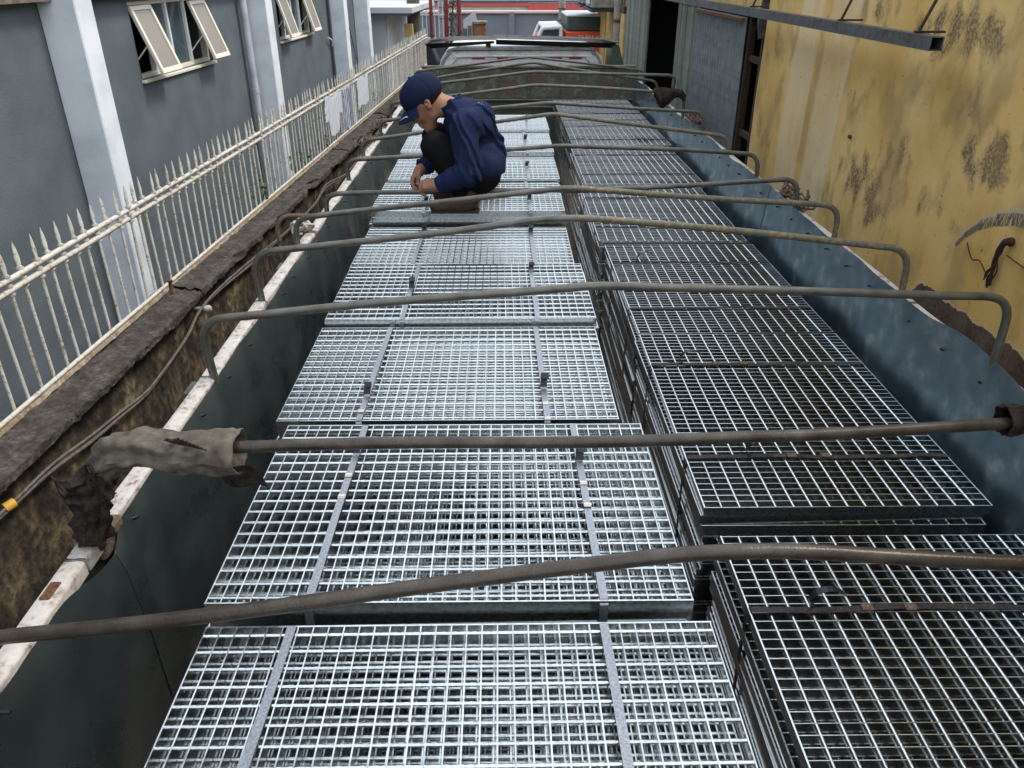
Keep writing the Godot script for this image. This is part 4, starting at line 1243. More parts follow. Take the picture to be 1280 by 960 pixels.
	for q in [[-1.2, -0.36, 2.665, 2.695, 0.0], [-0.40, 1.06, 2.71, 2.67, 1.0]]:
		var mb := MB.new()
		mb.shell(24, 10, func(u: float, v: float) -> Vector3:
			var x: float = lerpf(q[0], q[1], u)
			var y: float = lerpf(q[2], q[3], u) + 0.03 * sin(u * PI) * (1 - q[4]) * 0.4 - 0.035 * pow(v, 2) - 0.03 * smoothstep(0.85, 1.0, u) * q[4] - 0.05 * smoothstep(0.1, 0.0, u) * (1 - q[4])
			return Vector3(x, y + 0.012 * (1 - v), lerpf(Z.call(9.86), Z.call(10.12), v)), 0.018)
		part(mb, "roof_flap", mats.cab_roof, cb)
		mb = MB.new()
		mb.shell(16, 3, func(u: float, v: float) -> Vector3:
			var x: float = lerpf(q[0] + 0.03, q[1] - 0.03, u)
			var y: float = lerpf(q[2], q[3], u) - 0.03
			return Vector3(x, y - 0.055 * v * (1.0 - 0.5 * u * (1 - q[4])), Z.call(9.90 + 0.05 * v)), 0.004)
		part(mb, "flap_skirt", mats.black, cb)
	var fairing := MB.new()
	extrude(fairing, [Vector2(-1.19, 1.9), Vector2(-1.19, 2.61), Vector2(-1.15, 2.61), Vector2(-1.06, 2.40), Vector2(-0.98, 2.28), Vector2(-0.98, 1.9)], Z.call(9.92), Z.call(10.4))
	part(fairing, "side_fairing", mats.rubber, cb)
	fairing = MB.new()
	extrude(fairing, [Vector2(1.22, 1.9), Vector2(1.15, 2.4), Vector2(1.08, 2.62), Vector2(1.0, 2.62), Vector2(0.98, 2.3), Vector2(0.98, 1.9)], Z.call(9.92), Z.call(10.4))
	part(fairing, "side_fairing", mats.lorry_green, cb)

func extrude(mb: MB, poly: Array, z0: float, z1: float) -> void:   # polygon in x, y from z0 (near) to z1 (far)
	var pk := PackedVector2Array(poly)
	if Geometry2D.is_polygon_clockwise(pk): pk.reverse()
	var idx := Geometry2D.triangulate_polygon(pk)
	for i in range(0, idx.size(), 3):
		var a := pk[idx[i]]
		var b := pk[idx[i + 1]]
		var c := pk[idx[i + 2]]
		if (b - a).cross(c - a) > 0:
			var q := b
			b = c; c = q
		mb.tri(Vector3(a.x, a.y, z0), Vector3(b.x, b.y, z0), Vector3(c.x, c.y, z0))
		mb.tri(Vector3(a.x, a.y, z1), Vector3(c.x, c.y, z1), Vector3(b.x, b.y, z1))
	for i in pk.size():
		var a := pk[i]
		var b := pk[(i + 1) % pk.size()]
		mb.quad(Vector3(a.x, a.y, z0), Vector3(b.x, b.y, z0), Vector3(b.x, b.y, z1), Vector3(a.x, a.y, z1))

# ---------- load ----------
func build_gratings() -> void:
	grating_kit("L70", true, 1.0, 0.70)
	grating_kit("L67", true, 1.0, 0.665)
	grating_kit("L62", true, 1.0, 0.60)
	grating_kit("R", false, 0.848, 1.215)
	grating_kit("RB", false, 0.90, 1.215)
	# left row: key, centre x, near end, top below the camera
	var L := [["L70", -0.088, 0.432, 1.145], ["L70", -0.11, 1.187, 1.14], ["L67", -0.16, 1.945, 1.16], ["L62", -0.154, 2.63, 1.137], ["L62", -0.173, 3.27, 1.165], ["L62", -0.173, 3.925, 1.095], ["L62", -0.159, 4.54, 1.08], ["L67", -0.156, 5.15, 1.05], ["L67", -0.148, 5.83, 1.035]]
	var straps := [[-0.43, 0.205], [-0.40, 0.205], [-0.42, 0.13], [-0.37, 0.13], [-0.40, 0.15], [-0.40, 0.15], [-0.38, 0.16], [-0.38, 0.17], [-0.34, 0.2]]
	for k in L.size():
		var q: Array = L[k]
		var len: float = gr[q[0]].l
		var top: float = 3.42 - q[3]
		bundle(q[0], q[1], q[2] + len / 2, top, 6, "left", k)
		for s in 2:
			var x: float = straps[k][s]
			var dt: float = q[2] + len * [[0.2, 0.3], [0.78, 0.72], [0.22, 0.28], [0.5, 0.85], [0.85, 0.8], [0.2, 0.3], [0.2, 0.5], [0.4, 0.55], [0.3, 0.6]][k][s]
			var sl: Array = [dt - 0.10, dt - 0.19] if k < 3 else []
			if k == 0: sl = [q[2] + len * 0.32 + s * 0.02]
			left_strap(x, x + [0.012, -0.008][s], top, q[2], q[2] + len, dt, 0.0 if k == 0 else [0.07, 0.05, 0.06][(k + s) % 3], sl, "%s steel strap over the %s bundle from the camera, left row" % [["left", "right"][s], ORD[k]])
	# right row
	var R := [["RB", 1.065, 0.52, 1.425], ["R", 1.010, 1.815, 1.385], ["R", 1.012, 3.055, 1.39], ["R", 0.985, 4.29, 1.375], ["R", 1.02, 5.53, 1.35], ["R", 1.03, 6.78, 1.33], ["R", 1.015, 8.02, 1.315]]
	for k in R.size():
		var q: Array = R[k]
		var top: float = 3.42 - q[3]
		bundle(q[0], q[1], q[2] + 1.215 / 2, top, 9, "right", k)
		var w: float = gr[q[0]].w
		for s in 2:
			var d: float = q[2] + [[0.2, 0.925], [0.26, 0.92], [0.27, 0.9], [0.25, 0.93], [0.28, 0.95], [0.25, 0.9], [0.3, 0.9]][k][s]
			var curl: float = -1.0
			if (s == 1 and k < 3) or (k == 3 and s == 0) : curl = q[1] - w / 2 + [0.14, 0.10, 0.12, 0.4][k]
			if k == 1 and s == 0: curl = q[1] - w / 2 + 0.18
			right_strap(d, top, q[1] - w / 2, q[1] + w / 2, curl, [0.06, 0.02, -0.03][(k + s) % 3], "%s rusty strap across the %s bundle from the camera, right row" % [["near", "far"][s], ORD[k]])
	# handwriting on the front of the second bundle on the right
	var f := SystemFont.new(); f.font_names = PackedStringArray(["Droid Sans"])
	var tm := TextMesh.new()
	tm.text = "A00 D1351"; tm.font = f; tm.font_size = 16; tm.pixel_size = 0.0015; tm.depth = 0.0006
	var wr := MeshInstance3D.new()
	wr.mesh = tm; wr.material_override = mats.marker; wr.name = "marker_writing"
	add_child(wr)
	wr.position = Vector3(1.07, 3.42 - 1.385 - 0.0168, -1.8125)
	tag(wr, "dark marker writing on the edge of the second right bundle", "writing")

# ---------- bows ----------
func build_bows() -> void:
	# depth, left foot x, left bend (x, y), peak (x, y), right bend (x, y), right foot x, radius, material, right half material
	var B := [
		[0.97, -0.935, -0.925, 2.408, 0.37, 2.600, 1.522, 2.50, 1.532, 0.0130, "bow_brown", "bow_brown"],
		[1.36, -0.90, -0.82, 2.545, 0.33, 2.567, 1.522, 2.62, 1.532, 0.0128, "bow_brown", "bow_brown"],
		[2.14, -0.892, -0.905, 2.495, 0.275, 2.597, 1.522, 2.556, 1.532, 0.0128, "bow", "bow"],
		[2.765, -0.912, -0.925, 2.492, 0.25, 2.622, 1.522, 2.496, 1.532, 0.0128, "bow", "bow_yellow"],
		[3.45, -0.935, -0.935, 2.425, 0.295, 2.561, 1.53, 2.473, 1.532, 0.0128, "bow", "bow_yellow"],
		[3.975, -0.905, -0.90, 2.402, 0.45, 2.418, 1.522, 2.470, 1.532, 0.0128, "bow", "bow"],
		[4.665, -0.908, -0.915, 2.423, 0.345, 2.499, 1.522, 2.450, 1.532, 0.0128, "bow", "bow"],
		[5.335, -0.922, -0.935, 2.404, 0.346, 2.573, 1.522, 2.428, 1.532, 0.0128, "bow", "bow_yellow"],
		[6.05, -0.90, -0.91, 2.412, 0.349, 2.543, 1.522, 2.470, 1.532, 0.0128, "bow", "bow"],
		[6.8, -0.92, -0.93, 2.43, 0.291, 2.572, 1.522, 2.50, 1.532, 0.0128, "bow", "bow"],
		[7.5, -0.91, -0.92, 2.46, 0.283, 2.593, 1.600, 2.562, 1.532, 0.0128, "bow", "bow"],
		[8.15, -0.92, -0.92, 2.42, 0.306, 2.609, 1.560, 2.43, 1.532, 0.0128, "bow", "bow"],
		[8.8, -0.92, -0.92, 2.455, 0.288, 2.599, 1.522, 2.46, 1.532, 0.0128, "bow", "bow"]]
	for k in B.size():
		var q: Array = B[k]
		var t := thing("canopy_bow", Vector3(0.316, RAIL, -q[0]), "%s bent steel canopy bow spanning the lorry bed, counted from the camera" % ORD[k], "bow", "canopy bows across the lorry bed")
		var o := t.position
		var yf := RAIL - 0.02
		var dz := 0.02 * sin(k * 1.7)
		var l0 := Vector3(q[1], yf, -q[0])
		var l1 := Vector3(q[2], q[3], -q[0])
		var m := Vector3(q[4], q[5], -q[0] + dz)
		var r1 := Vector3(q[6], q[7], -q[0])
		var r0 := Vector3(q[8], yf, -q[0])
		var rb := 0.055 if k == 1 else 0.085
		var path := rounded([l0 - o, l1 - o, m - o, r1 - o, r0 - o], [0, rb, 0.16 if k in [0, 1, 3] else 0.06, rb, 0], 9)
		# long spans get a few more points with a slight bow of their own
		var pts := PackedVector3Array()
		for i in path.size():
			if i > 0 and path[i].distance_to(path[i - 1]) > 0.3:
				for s in range(1, 8):
					var f := s / 8.0
					pts.append(path[i - 1].lerp(path[i], f) + Vector3(0, 0.006 * sin(f * PI) * sin(k * 2.0 + i), 0.004 * sin(f * TAU + k)))
			pts.append(path[i])
		var half := 0
		for i in pts.size():
			if (pts[i] + o).x < q[4] + 0.02: half = i
		var mb := MB.new()
		mb.tube(pts.slice(0, half + 1), q[9], 14, true)
		part(mb, "left_half", mats[q[10]], t)
		mb = MB.new()
		mb.tube(pts.slice(half), q[9], 14, true)
		part(mb, "right_half", mats[q[11]], t)

func sleeve(t: Node3D, path: PackedVector3Array, rad: Array, seed_: int, m: Material, wob := 0.010) -> void:
	var nz := FastNoiseLite.new(); nz.seed = seed_; nz.frequency = 2.2
	var mb := MB.new()
	var n := path.size() - 1
	mb.shell(44, n * 7, func(u: float, v: float) -> Vector3:
		var f: float = v * n
		var i := int(min(floor(f), n - 1))
		var p: Vector3 = path[i].lerp(path[i + 1], f - i)
		var tg: Vector3 = (path[min(i + 1, n)] - path[max(i - 1, 0)]).normalized() if i > 0 else (path[1] - path[0]).normalized()
		var up := (Vector3.UP - tg * tg.y).normalized()
		var sd := tg.cross(up)
		var a := u * TAU
		var r: float = lerpf(rad[i], rad[i + 1], f - i)
		r += wob * nz.get_noise_3d(cos(a) * 0.5, sin(a) * 0.5, f * 0.35) * 1.6 + wob * 0.30 * sin(a * 5 + f * 1.3) + wob * 0.22 * sin(a * 2.0 + f * 5.5 + 2.0 * nz.get_noise_2d(f, a))
		return p + sd * cos(a) * r + up * sin(a) * r * 0.92, 0.003)
	part(mb, "wrapped_cloth", m, t)

func build_small() -> void:
	# canvas sleeve over the left end of the second bow
	var t := thing("canvas_wrap", Vector3(-0.75, 2.52, -1.36), "grey brown canvas sleeve wrapped round left end of second bow", "cloth wrap", "cloth wraps on bow ends")
	var o := t.position
	var P := PackedVector3Array([Vector3(-0.845, 2.45, -1.37), Vector3(-0.835, 2.505, -1.368), Vector3(-0.80, 2.535, -1.365), Vector3(-0.74, 2.545, -1.362), Vector3(-0.66, 2.538, -1.36), Vector3(-0.60, 2.536, -1.36), Vector3(-0.545, 2.536, -1.36)])
	for i in P.size(): P[i] -= o
	sleeve(t, P, [0.020, 0.032, 0.040, 0.042, 0.044, 0.046, 0.050], 51, mats.canvas)
	var mb := MB.new()
	var crease := FastNoiseLite.new(); crease.seed = 54; crease.frequency = 1.1
	mb.shell(26, 20, func(u: float, v: float) -> Vector3:
		var k := crease.get_noise_2d(u * 2.0, v * 1.6)
		return Vector3(-0.935 + 0.095 * u + 0.035 * v + 0.02 * k, 2.495 + 0.012 * u - (0.095 - 0.03 * u) * v - 0.012 * sin(u * 5.0), -1.335 + 0.03 * k + 0.014 * sin(u * 7.0 + v * 2.0)) - o, 0.003)
	part(mb, "hanging_flap", mats.canvas_dark, t)
	P = PackedVector3Array([Vector3(-0.90, 2.315, -1.358), Vector3(-0.895, 2.36, -1.358), Vector3(-0.885, 2.40, -1.360), Vector3(-0.868, 2.44, -1.362), Vector3(-0.85, 2.475, -1.365)])
	for i in P.size(): P[i] -= o
	sleeve(t, P, [0.040, 0.036, 0.030, 0.032, 0.028], 55, mats.canvas_dark, 0.012)
	mb = MB.new()
	mb.shell(10, 8, func(u: float, v: float) -> Vector3: return Vector3(-0.60 + 0.085 * u + 0.01 * v, 2.512 - 0.062 * v - 0.01 * u, -1.345 - 0.02 * v + 0.008 * sin(u * 6)) - o, 0.003)
	part(mb, "loose_edge", mats.canvas_dark, t)
	mb = MB.new()
	for i in 8: mb.tube(spline([Vector3(-0.685 + 0.004 * i, 2.578 + 0.004 * sin(i), -1.34), Vector3(-0.665 + 0.006 * sin(i * 3.0), 2.584, -1.325), Vector3(-0.645 + 0.007 * i, 2.594 - 0.004 * i, -1.32)], 3), 0.0022, 4)
	for i in mb.v.size(): mb.v[i] -= o
	part(mb, "binding_string", mats.canvas_dark, t)
	# dark sleeve over its right end
	t = thing("canvas_wrap", Vector3(1.2, 2.60, -1.36), "dark brown canvas sleeve on the right end of second bow", "cloth wrap", "cloth wraps on bow ends")
	o = t.position
	P = PackedVector3Array([Vector3(1.03, 2.60, -1.36), Vector3(1.07, 2.602, -1.36), Vector3(1.13, 2.606, -1.36), Vector3(1.25, 2.611, -1.36), Vector3(1.36, 2.615, -1.36), Vector3(1.47, 2.605, -1.36), Vector3(1.52, 2.56, -1.36)])
	for i in P.size(): P[i] -= o
	sleeve(t, P, [0.034, 0.030, 0.024, 0.026, 0.03, 0.032, 0.03], 52, mats.canvas_dark, 0.006)
	# cup shaped sleeve on the right end of the tenth bow
	t = thing("canvas_wrap", Vector3(1.42, 2.50, -6.8), "dark flared cloth cup on right end of the tenth bow", "cloth wrap", "cloth wraps on bow ends")
	o = t.position
	P = PackedVector3Array([Vector3(1.30, 2.455, -6.8), Vector3(1.33, 2.47, -6.8), Vector3(1.38, 2.485, -6.8), Vector3(1.44, 2.505, -6.8), Vector3(1.49, 2.505, -6.8), Vector3(1.53, 2.46, -6.8)])
	for i in P.size(): P[i] -= o
	sleeve(t, P, [0.095, 0.090, 0.072, 0.042, 0.034, 0.03], 53, mats.canvas_dark, 0.006)
	# tangles of old rope and strapping on the rails
	var spots := [[Vector3(1.585, RAIL, -4.2), 0.30, 26, "tangle of old brown rope on right rail near the pale bands", 1], [Vector3(1.575, RAIL, -4.02), 0.12, 12, "small tangle of rope on right rail below the fifth bow", 1], [Vector3(1.575, RAIL, -6.5), 0.36, 22, "rusty rope bundle on right rail by the corrugated sheet", 0], [Vector3(-0.955, RAIL, -5.75), 0.30, 20, "rope tangle on left rail near the worker's head", 2], [Vector3(-0.955, RAIL, -6.5), 0.34, 22, "heap of old cord on left rail beyond the worker", 2], [Vector3(-0.95, RAIL, -3.63), 0.10, 10, "knot of wire on left rail by the fifth bow", 3]]
	for s in spots:
		var g := thing("rope_tangle", s[0], s[3], "rope", "rope tangles on the rails")
		mb = MB.new()
		for i in s[2]:
			var c := Vector3(rng.randf_range(-0.03, 0.03), rng.randf_range(0.004, 0.026), rng.randf_range(-s[1] / 2, s[1] / 2))
			var pts := []
			var ph := rng.randf() * TAU
			var ra := rng.randf_range(0.010, 0.024)
			var tilt := Basis(Vector3(rng.randf() - .5, rng.randf() - .5, rng.randf() - .5).normalized(), rng.randf() * 2.5)
			for j in 8:
				var a := ph + j * 0.5
				var e := c + tilt * Vector3(cos(a) * ra, 0.006 * j, sin(a) * ra * 1.7)
				e.y = max(e.y, 0.006)
				pts.append(e)
			mb.tube(spline(pts, 3), rng.randf_range(0.004, 0.008), 5)
		part(mb, "cords", mats.cap_white if s[4] == 3 else mats.rope, g)
	# hook of wire standing off the left rail by the cables
	var hk := thing("tie_hook", Vector3(-0.95, RAIL - 0.03, -3.95), "bent iron tie hook reaching from left rail towards the wall", "hook")
	mb = MB.new()
	mb.tube(rounded([Vector3(0.03, 0.0, 0), Vector3(-0.02, 0.02, 0), Vector3(-0.17, 0.025, 0.02), Vector3(-0.21, -0.03, 0.03), Vector3(-0.2, -0.1, 0.04)], [0, 0.04, 0.05, 0.04, 0]), 0.012, 8)
	part(mb, "hook", mats.rope, hk)

# ---------- street beyond ----------
func build_street() -> void:
	# small white outbuilding after the grey building
	var t := thing("white_outbuilding", LF(3.15, 0, 17.2), "small white outbuilding with flat eave beyond the grey building", "building", "", -PHI)
	pbox("wall", mats.house_white, t, Vector3(-0.8, 1.31, -0.4), Vector3(2.0, 2.62, 2.6), 0.01)
	pbox("corner_strip", mats.plaster_white, t, Vector3(0.215, 1.30, 0.2), Vector3(0.03, 2.6, 1.15), 0.005)
	pbox("eave", mats.house_white, t, Vector3(-0.55, 2.73, -0.3), Vector3(2.7, 0.11, 3.3), 0.01)
	pbox("eave_soffit", mats.street_grey, t, Vector3(-0.55, 2.65, -0.3), Vector3(2.5, 0.05, 3.1))
	t = thing("switch_box", LF(2.6, 0, 17.0), "small yellow switch box on a thin white post", "switch box", "", -PHI)
	pbox("post", mats.frame_white, t, Vector3(0, 1.2, 0), Vector3(0.06, 2.4, 0.06), 0.005)
	pbox("case", mats.box_yellow, t, Vector3(0, 2.32, 0.06), Vector3(0.17, 0.24, 0.10), 0.01)
	# street wall
	t = thing("street_wall", Vector3(-1.5, 0, -22), "long blue grey street wall closing the view behind the lane", "wall")
	for i in 12:
		pbox("wall_bay", mats.street_grey, t, Vector3(-9.0 + i * 1.66, 1.2, 0), Vector3(1.64, 2.4, 0.15), 0.008)
		pbox("pier", mats.street_grey, t, Vector3(-9.83 + i * 1.66, 1.22, 0.03), Vector3(0.14, 2.44, 0.24), 0.01)
	pbox("wall_coping", mats.pale_sheet, t, Vector3(0.1, 2.43, 0), Vector3(20.2, 0.06, 0.28), 0.008)
	# building behind it with coloured sheets
	t = thing("street_building", Vector3(0, 0, -28), "far building with red and pale sheet cladding above the wall", "building")
	pbox("wall", mats.pale_blue, t, Vector3(0, 3.2, -2.0), Vector3(26, 6.4, 3.6))
	pbox("dark_gutter", mats.dark_gate, t, Vector3(0, 2.47, 0.02), Vector3(26, 0.05, 0.2))
	for i in 44:
		pbox("pale_panel", mats.pale_sheet, t, Vector3(-10.6 + i * 0.3, 1.21, -0.05 + 0.012 * (i % 2)), Vector3(0.295, 2.42, 0.06))
	for i in 34:
		pbox("red_panel", mats.red_sheet, t, Vector3(1.0 + i * 0.2, 1.22, 0.06 + 0.012 * (i % 2)), Vector3(0.196, 2.42, 0.05))
	pbox("red_trim", mats.red_sheet, t, Vector3(-4.9, 2.39, 0.06), Vector3(11.6, 0.1, 0.06))
	# low dark gate and pale screen on the left end of the lane
	t = thing("lane_gate", Vector3(-2.4, 0, -20.3), "dark blue grey sheet gate left of the poles", "gate")
	for i in 5: pbox("gate_sheet", mats.dark_gate, t, Vector3(-0.8 + i * 0.42, 0.92, 0), Vector3(0.41, 1.84, 0.04), 0.004)
	pbox("gate_rail", mats.house_white, t, Vector3(0.05, 1.9, 0), Vector3(2.2, 0.1, 0.06), 0.005)
	t = thing("rod_screen", Vector3(-2.4, 0, -20.9), "pale screen of thin upright rods above the dark gate", "screen")
	for i in 22: pbox("rod", mats.house_white, t, Vector3(-1.0 + i * 0.1, 1.35, 0), Vector3(0.022, 2.7, 0.022))
	pbox("screen_rail", mats.house_white, t, Vector3(0.05, 2.42, 0.02), Vector3(2.2, 0.03, 0.03))
	# trunk and poles
	t = thing("roadside_tree", Vector3(-1.78, 0, -17.6), "thick brown tree trunk standing left of the red posts", "tree")
	var mb := MB.new()
	mb.tube(PackedVector3Array([Vector3(0, -0.05, 0), Vector3(0.02, 1, 0), Vector3(0.0, 2, 0.02), Vector3(0.01, 3, 0), Vector3(-0.02, 4.5, 0)]), [0.17, 0.14, 0.135, 0.13, 0.11], 14)
	part(mb, "trunk", mats.tree_bark, t)
	for q in [[-1.40, -21.4, 0.14, "pale concrete pole between the red posts", "pole_concrete"], [1.48, -20.6, 0.09, "slim concrete pole in front of the red cladding", "pole_concrete"]]:
		t = thing("utility_pole", Vector3(q[0], 0, q[1]), q[3], "pole", "poles along the street")
		mb = MB.new()
		mb.tube(PackedVector3Array([Vector3(0, 0, 0), Vector3(0, 6, 0)]), [q[2], q[2] * 0.8], 12)
		part(mb, "shaft", mats[q[4]], t)
		for y in [2.3, 2.55]:
			mb = MB.new()
			mb.tube(PackedVector3Array([Vector3(0, y, 0), Vector3(0, y + 0.03, 0)]), q[2] * 1.02, 12)
			part(mb, "strap", mats.beam, t)
	for k in 3:
		t = thing("red_post", Vector3([-1.40, -1.17, -0.89][k], 0, [-17.4, -18.6, -18.6][k]), ["slim dark red steel post next to the tree trunk", "left dark red post of the vine frame", "right dark red post of the vine frame"][k], "post", "red steel posts")
		mb = MB.new()
		mb.tube(PackedVector3Array([Vector3(0, 0, 0), Vector3(0, 4.5, 0)]), [0.036, 0.045, 0.042][k], 10)
		part(mb, "shaft", mats.post_red, t)
		mb = MB.new()
		for y in [1.6, 2.2, 2.6]: mb.tube(PackedVector3Array([Vector3(0, y, 0), Vector3(0, y + 0.03, 0)]), 0.054, 10)
		part(mb, "ring", mats.post_red, t)
	t = thing("climbing_vine", Vector3(-1.03, 0, -18.7), "dark green vine climbing between the two red posts", "vine")
	mb = MB.new()
	mb.tube(spline([Vector3(0, 0, 0), Vector3(0.05, 1, 0), Vector3(-0.05, 2, 0), Vector3(0.03, 3, 0), Vector3(0, 3.8, 0)]), 0.02, 6)
	part(mb, "stem", mats.tree_bark, t)
	mb = MB.new()
	for i in 620:
		var y := rng.randf_range(1.2, 3.8)
		var c := Vector3(rng.randf_range(-0.11, 0.11), y, rng.randf_range(-0.11, 0.11))
		var s := rng.randf_range(0.022, 0.045)
		var bs := Basis(Vector3(rng.randf() - .5, rng.randf() - .5, rng.randf() - .5).normalized(), rng.randf() * TAU)
		mb.quad(c + bs * Vector3(0, 0, -s), c + bs * Vector3(s * .5, 0.005, 0), c + bs * Vector3(0, 0, s), c + bs * Vector3(-s * .5, 0.005, 0))
	part(mb, "foliage", mats.leaf, t)
	# gable sheet, board fence and brick pier
	t = thing("white_gable", Vector3(-0.66, 0, -19.9), "white gable panel right of the vine", "panel")
	mb = MB.new()
	extrude(mb, [Vector2(-0.2, 0), Vector2(-0.2, 2.36), Vector2(0.08, 2.55), Vector2(0.12, 2.3), Vector2(0.12, 0)], 0.02, -0.02)
	part(mb, "sheet", mats.house_white, t)
	t = thing("brick_pier", Vector3(-0.44, 0, -18.4), "square orange brick gate pier behind the cab", "pier")
	for i in 31:
		for j in 2: pbox("brick", mats.brick, t, Vector3(-0.066 + j * 0.132 + (0.006 if i % 2 else -0.006), 0.038 + i * 0.076, 0), Vector3(0.126, 0.070, 0.26), 0.004)
	pbox("mortar", mats.pole_concrete, t, Vector3(0, 1.175, 0), Vector3(0.25, 2.35, 0.25))
	pbox("cap_stone", mats.coping_edge, t, Vector3(0, 2.39, 0), Vector3(0.32, 0.06, 0.32), 0.01)
	t = thing("board_fence", Vector3(-0.72, 0, -18.6), "low grey board fence next to the brick pier", "fence")
	for i in 4: pbox("board", mats["board%d" % (i % 3)], t, Vector3(-0.15 + i * 0.1, 1.1 + 0.03 * i, 0), Vector3(0.09, 2.2 + 0.06 * i, 0.03), 0.004)
	# red delivery truck with green tarpaulin
	t = thing("delivery_truck", Vector3(1.5, 0, -19.0), "small red and white delivery truck with green tarpaulin box", "truck")
	var body := MB.new()
	extrude(body, [Vector2(-0.74, 0.5), Vector2(-0.74, 1.85), Vector2(-0.72, 2.04), Vector2(-0.66, 2.12), Vector2(-0.17, 2.12), Vector2(-0.17, 0.5)], 0.75, -0.75)
	var cbp := part(body, "cab", mats.truck_red, t)
	var fr := MB.new()
	for z in [0.745, -0.745]:
		fr.tube(rounded([Vector3(-0.73, 1.98, z), Vector3(-0.60, 2.28, z), Vector3(-0.20, 2.30, z), Vector3(-0.19, 1.7, z)], [0, 0.05, 0.04, 0]), 0.045, 8)
	fr.bbox(Vector3(-0.40, 2.30, 0), Vector3(0.46, 0.07, 1.5), 0.02)
	part(fr, "roof_frame", mats.truck_white, cbp)
	var gl := MB.new()
	extrude(gl, [Vector2(-0.66, 2.11), Vector2(-0.57, 2.25), Vector2(-0.22, 2.27), Vector2(-0.22, 2.11)], 0.74, -0.74)
	part(gl, "side_window", mats.truck_glass, cbp)
	mb = MB.new()
	mb.bbox(Vector3(-0.86, 2.05, 0.8), Vector3(0.04, 0.16, 0.10), 0.01)
	mb.tube(PackedVector3Array([Vector3(-0.86, 2.0, 0.8), Vector3(-0.72, 1.95, 0.74)]), 0.012, 6)
	part(mb, "mirror", mats.black, cbp)
	var bx := pbox("cargo_side", mats.truck_red, t, Vector3(1.05, 1.72, 0), Vector3(2.3, 1.0, 1.62), 0.02)
	pbox("tarpaulin", mats.tarp_green, t, Vector3(1.05, 2.37, 0), Vector3(2.26, 0.30, 1.58), 0.03)
	pbox("tarpaulin_top", mats.truck_white, t, Vector3(1.05, 2.53, 0), Vector3(2.28, 0.045, 1.6), 0.015)
	pbox("chassis", mats.black, t, Vector3(0.6, 0.75, 0), Vector3(3.0, 0.5, 0.9), 0.02)
	for q in [[-0.35, 0.62], [-0.35, -0.62], [1.6, 0.62], [1.6, -0.62]]:
		mb = MB.new()
		mb.tube(PackedVector3Array([Vector3(q[0], 0.35, q[1] - 0.1), Vector3(q[0], 0.35, q[1] + 0.1)]), 0.35, 22)
		part(mb, "wheel", mats.rubber, t)
	var f := SystemFont.new(); f.font_names = PackedStringArray(["Droid Sans"])
	var tm := TextMesh.new()
	tm.text = "33.811.811"; tm.font = f; tm.font_size = 32; tm.pixel_size = 0.0037; tm.depth = 0.004
	put(tm, "lettering", mats.truck_white, t, Vector3(0.45, 2.10, 0.815))

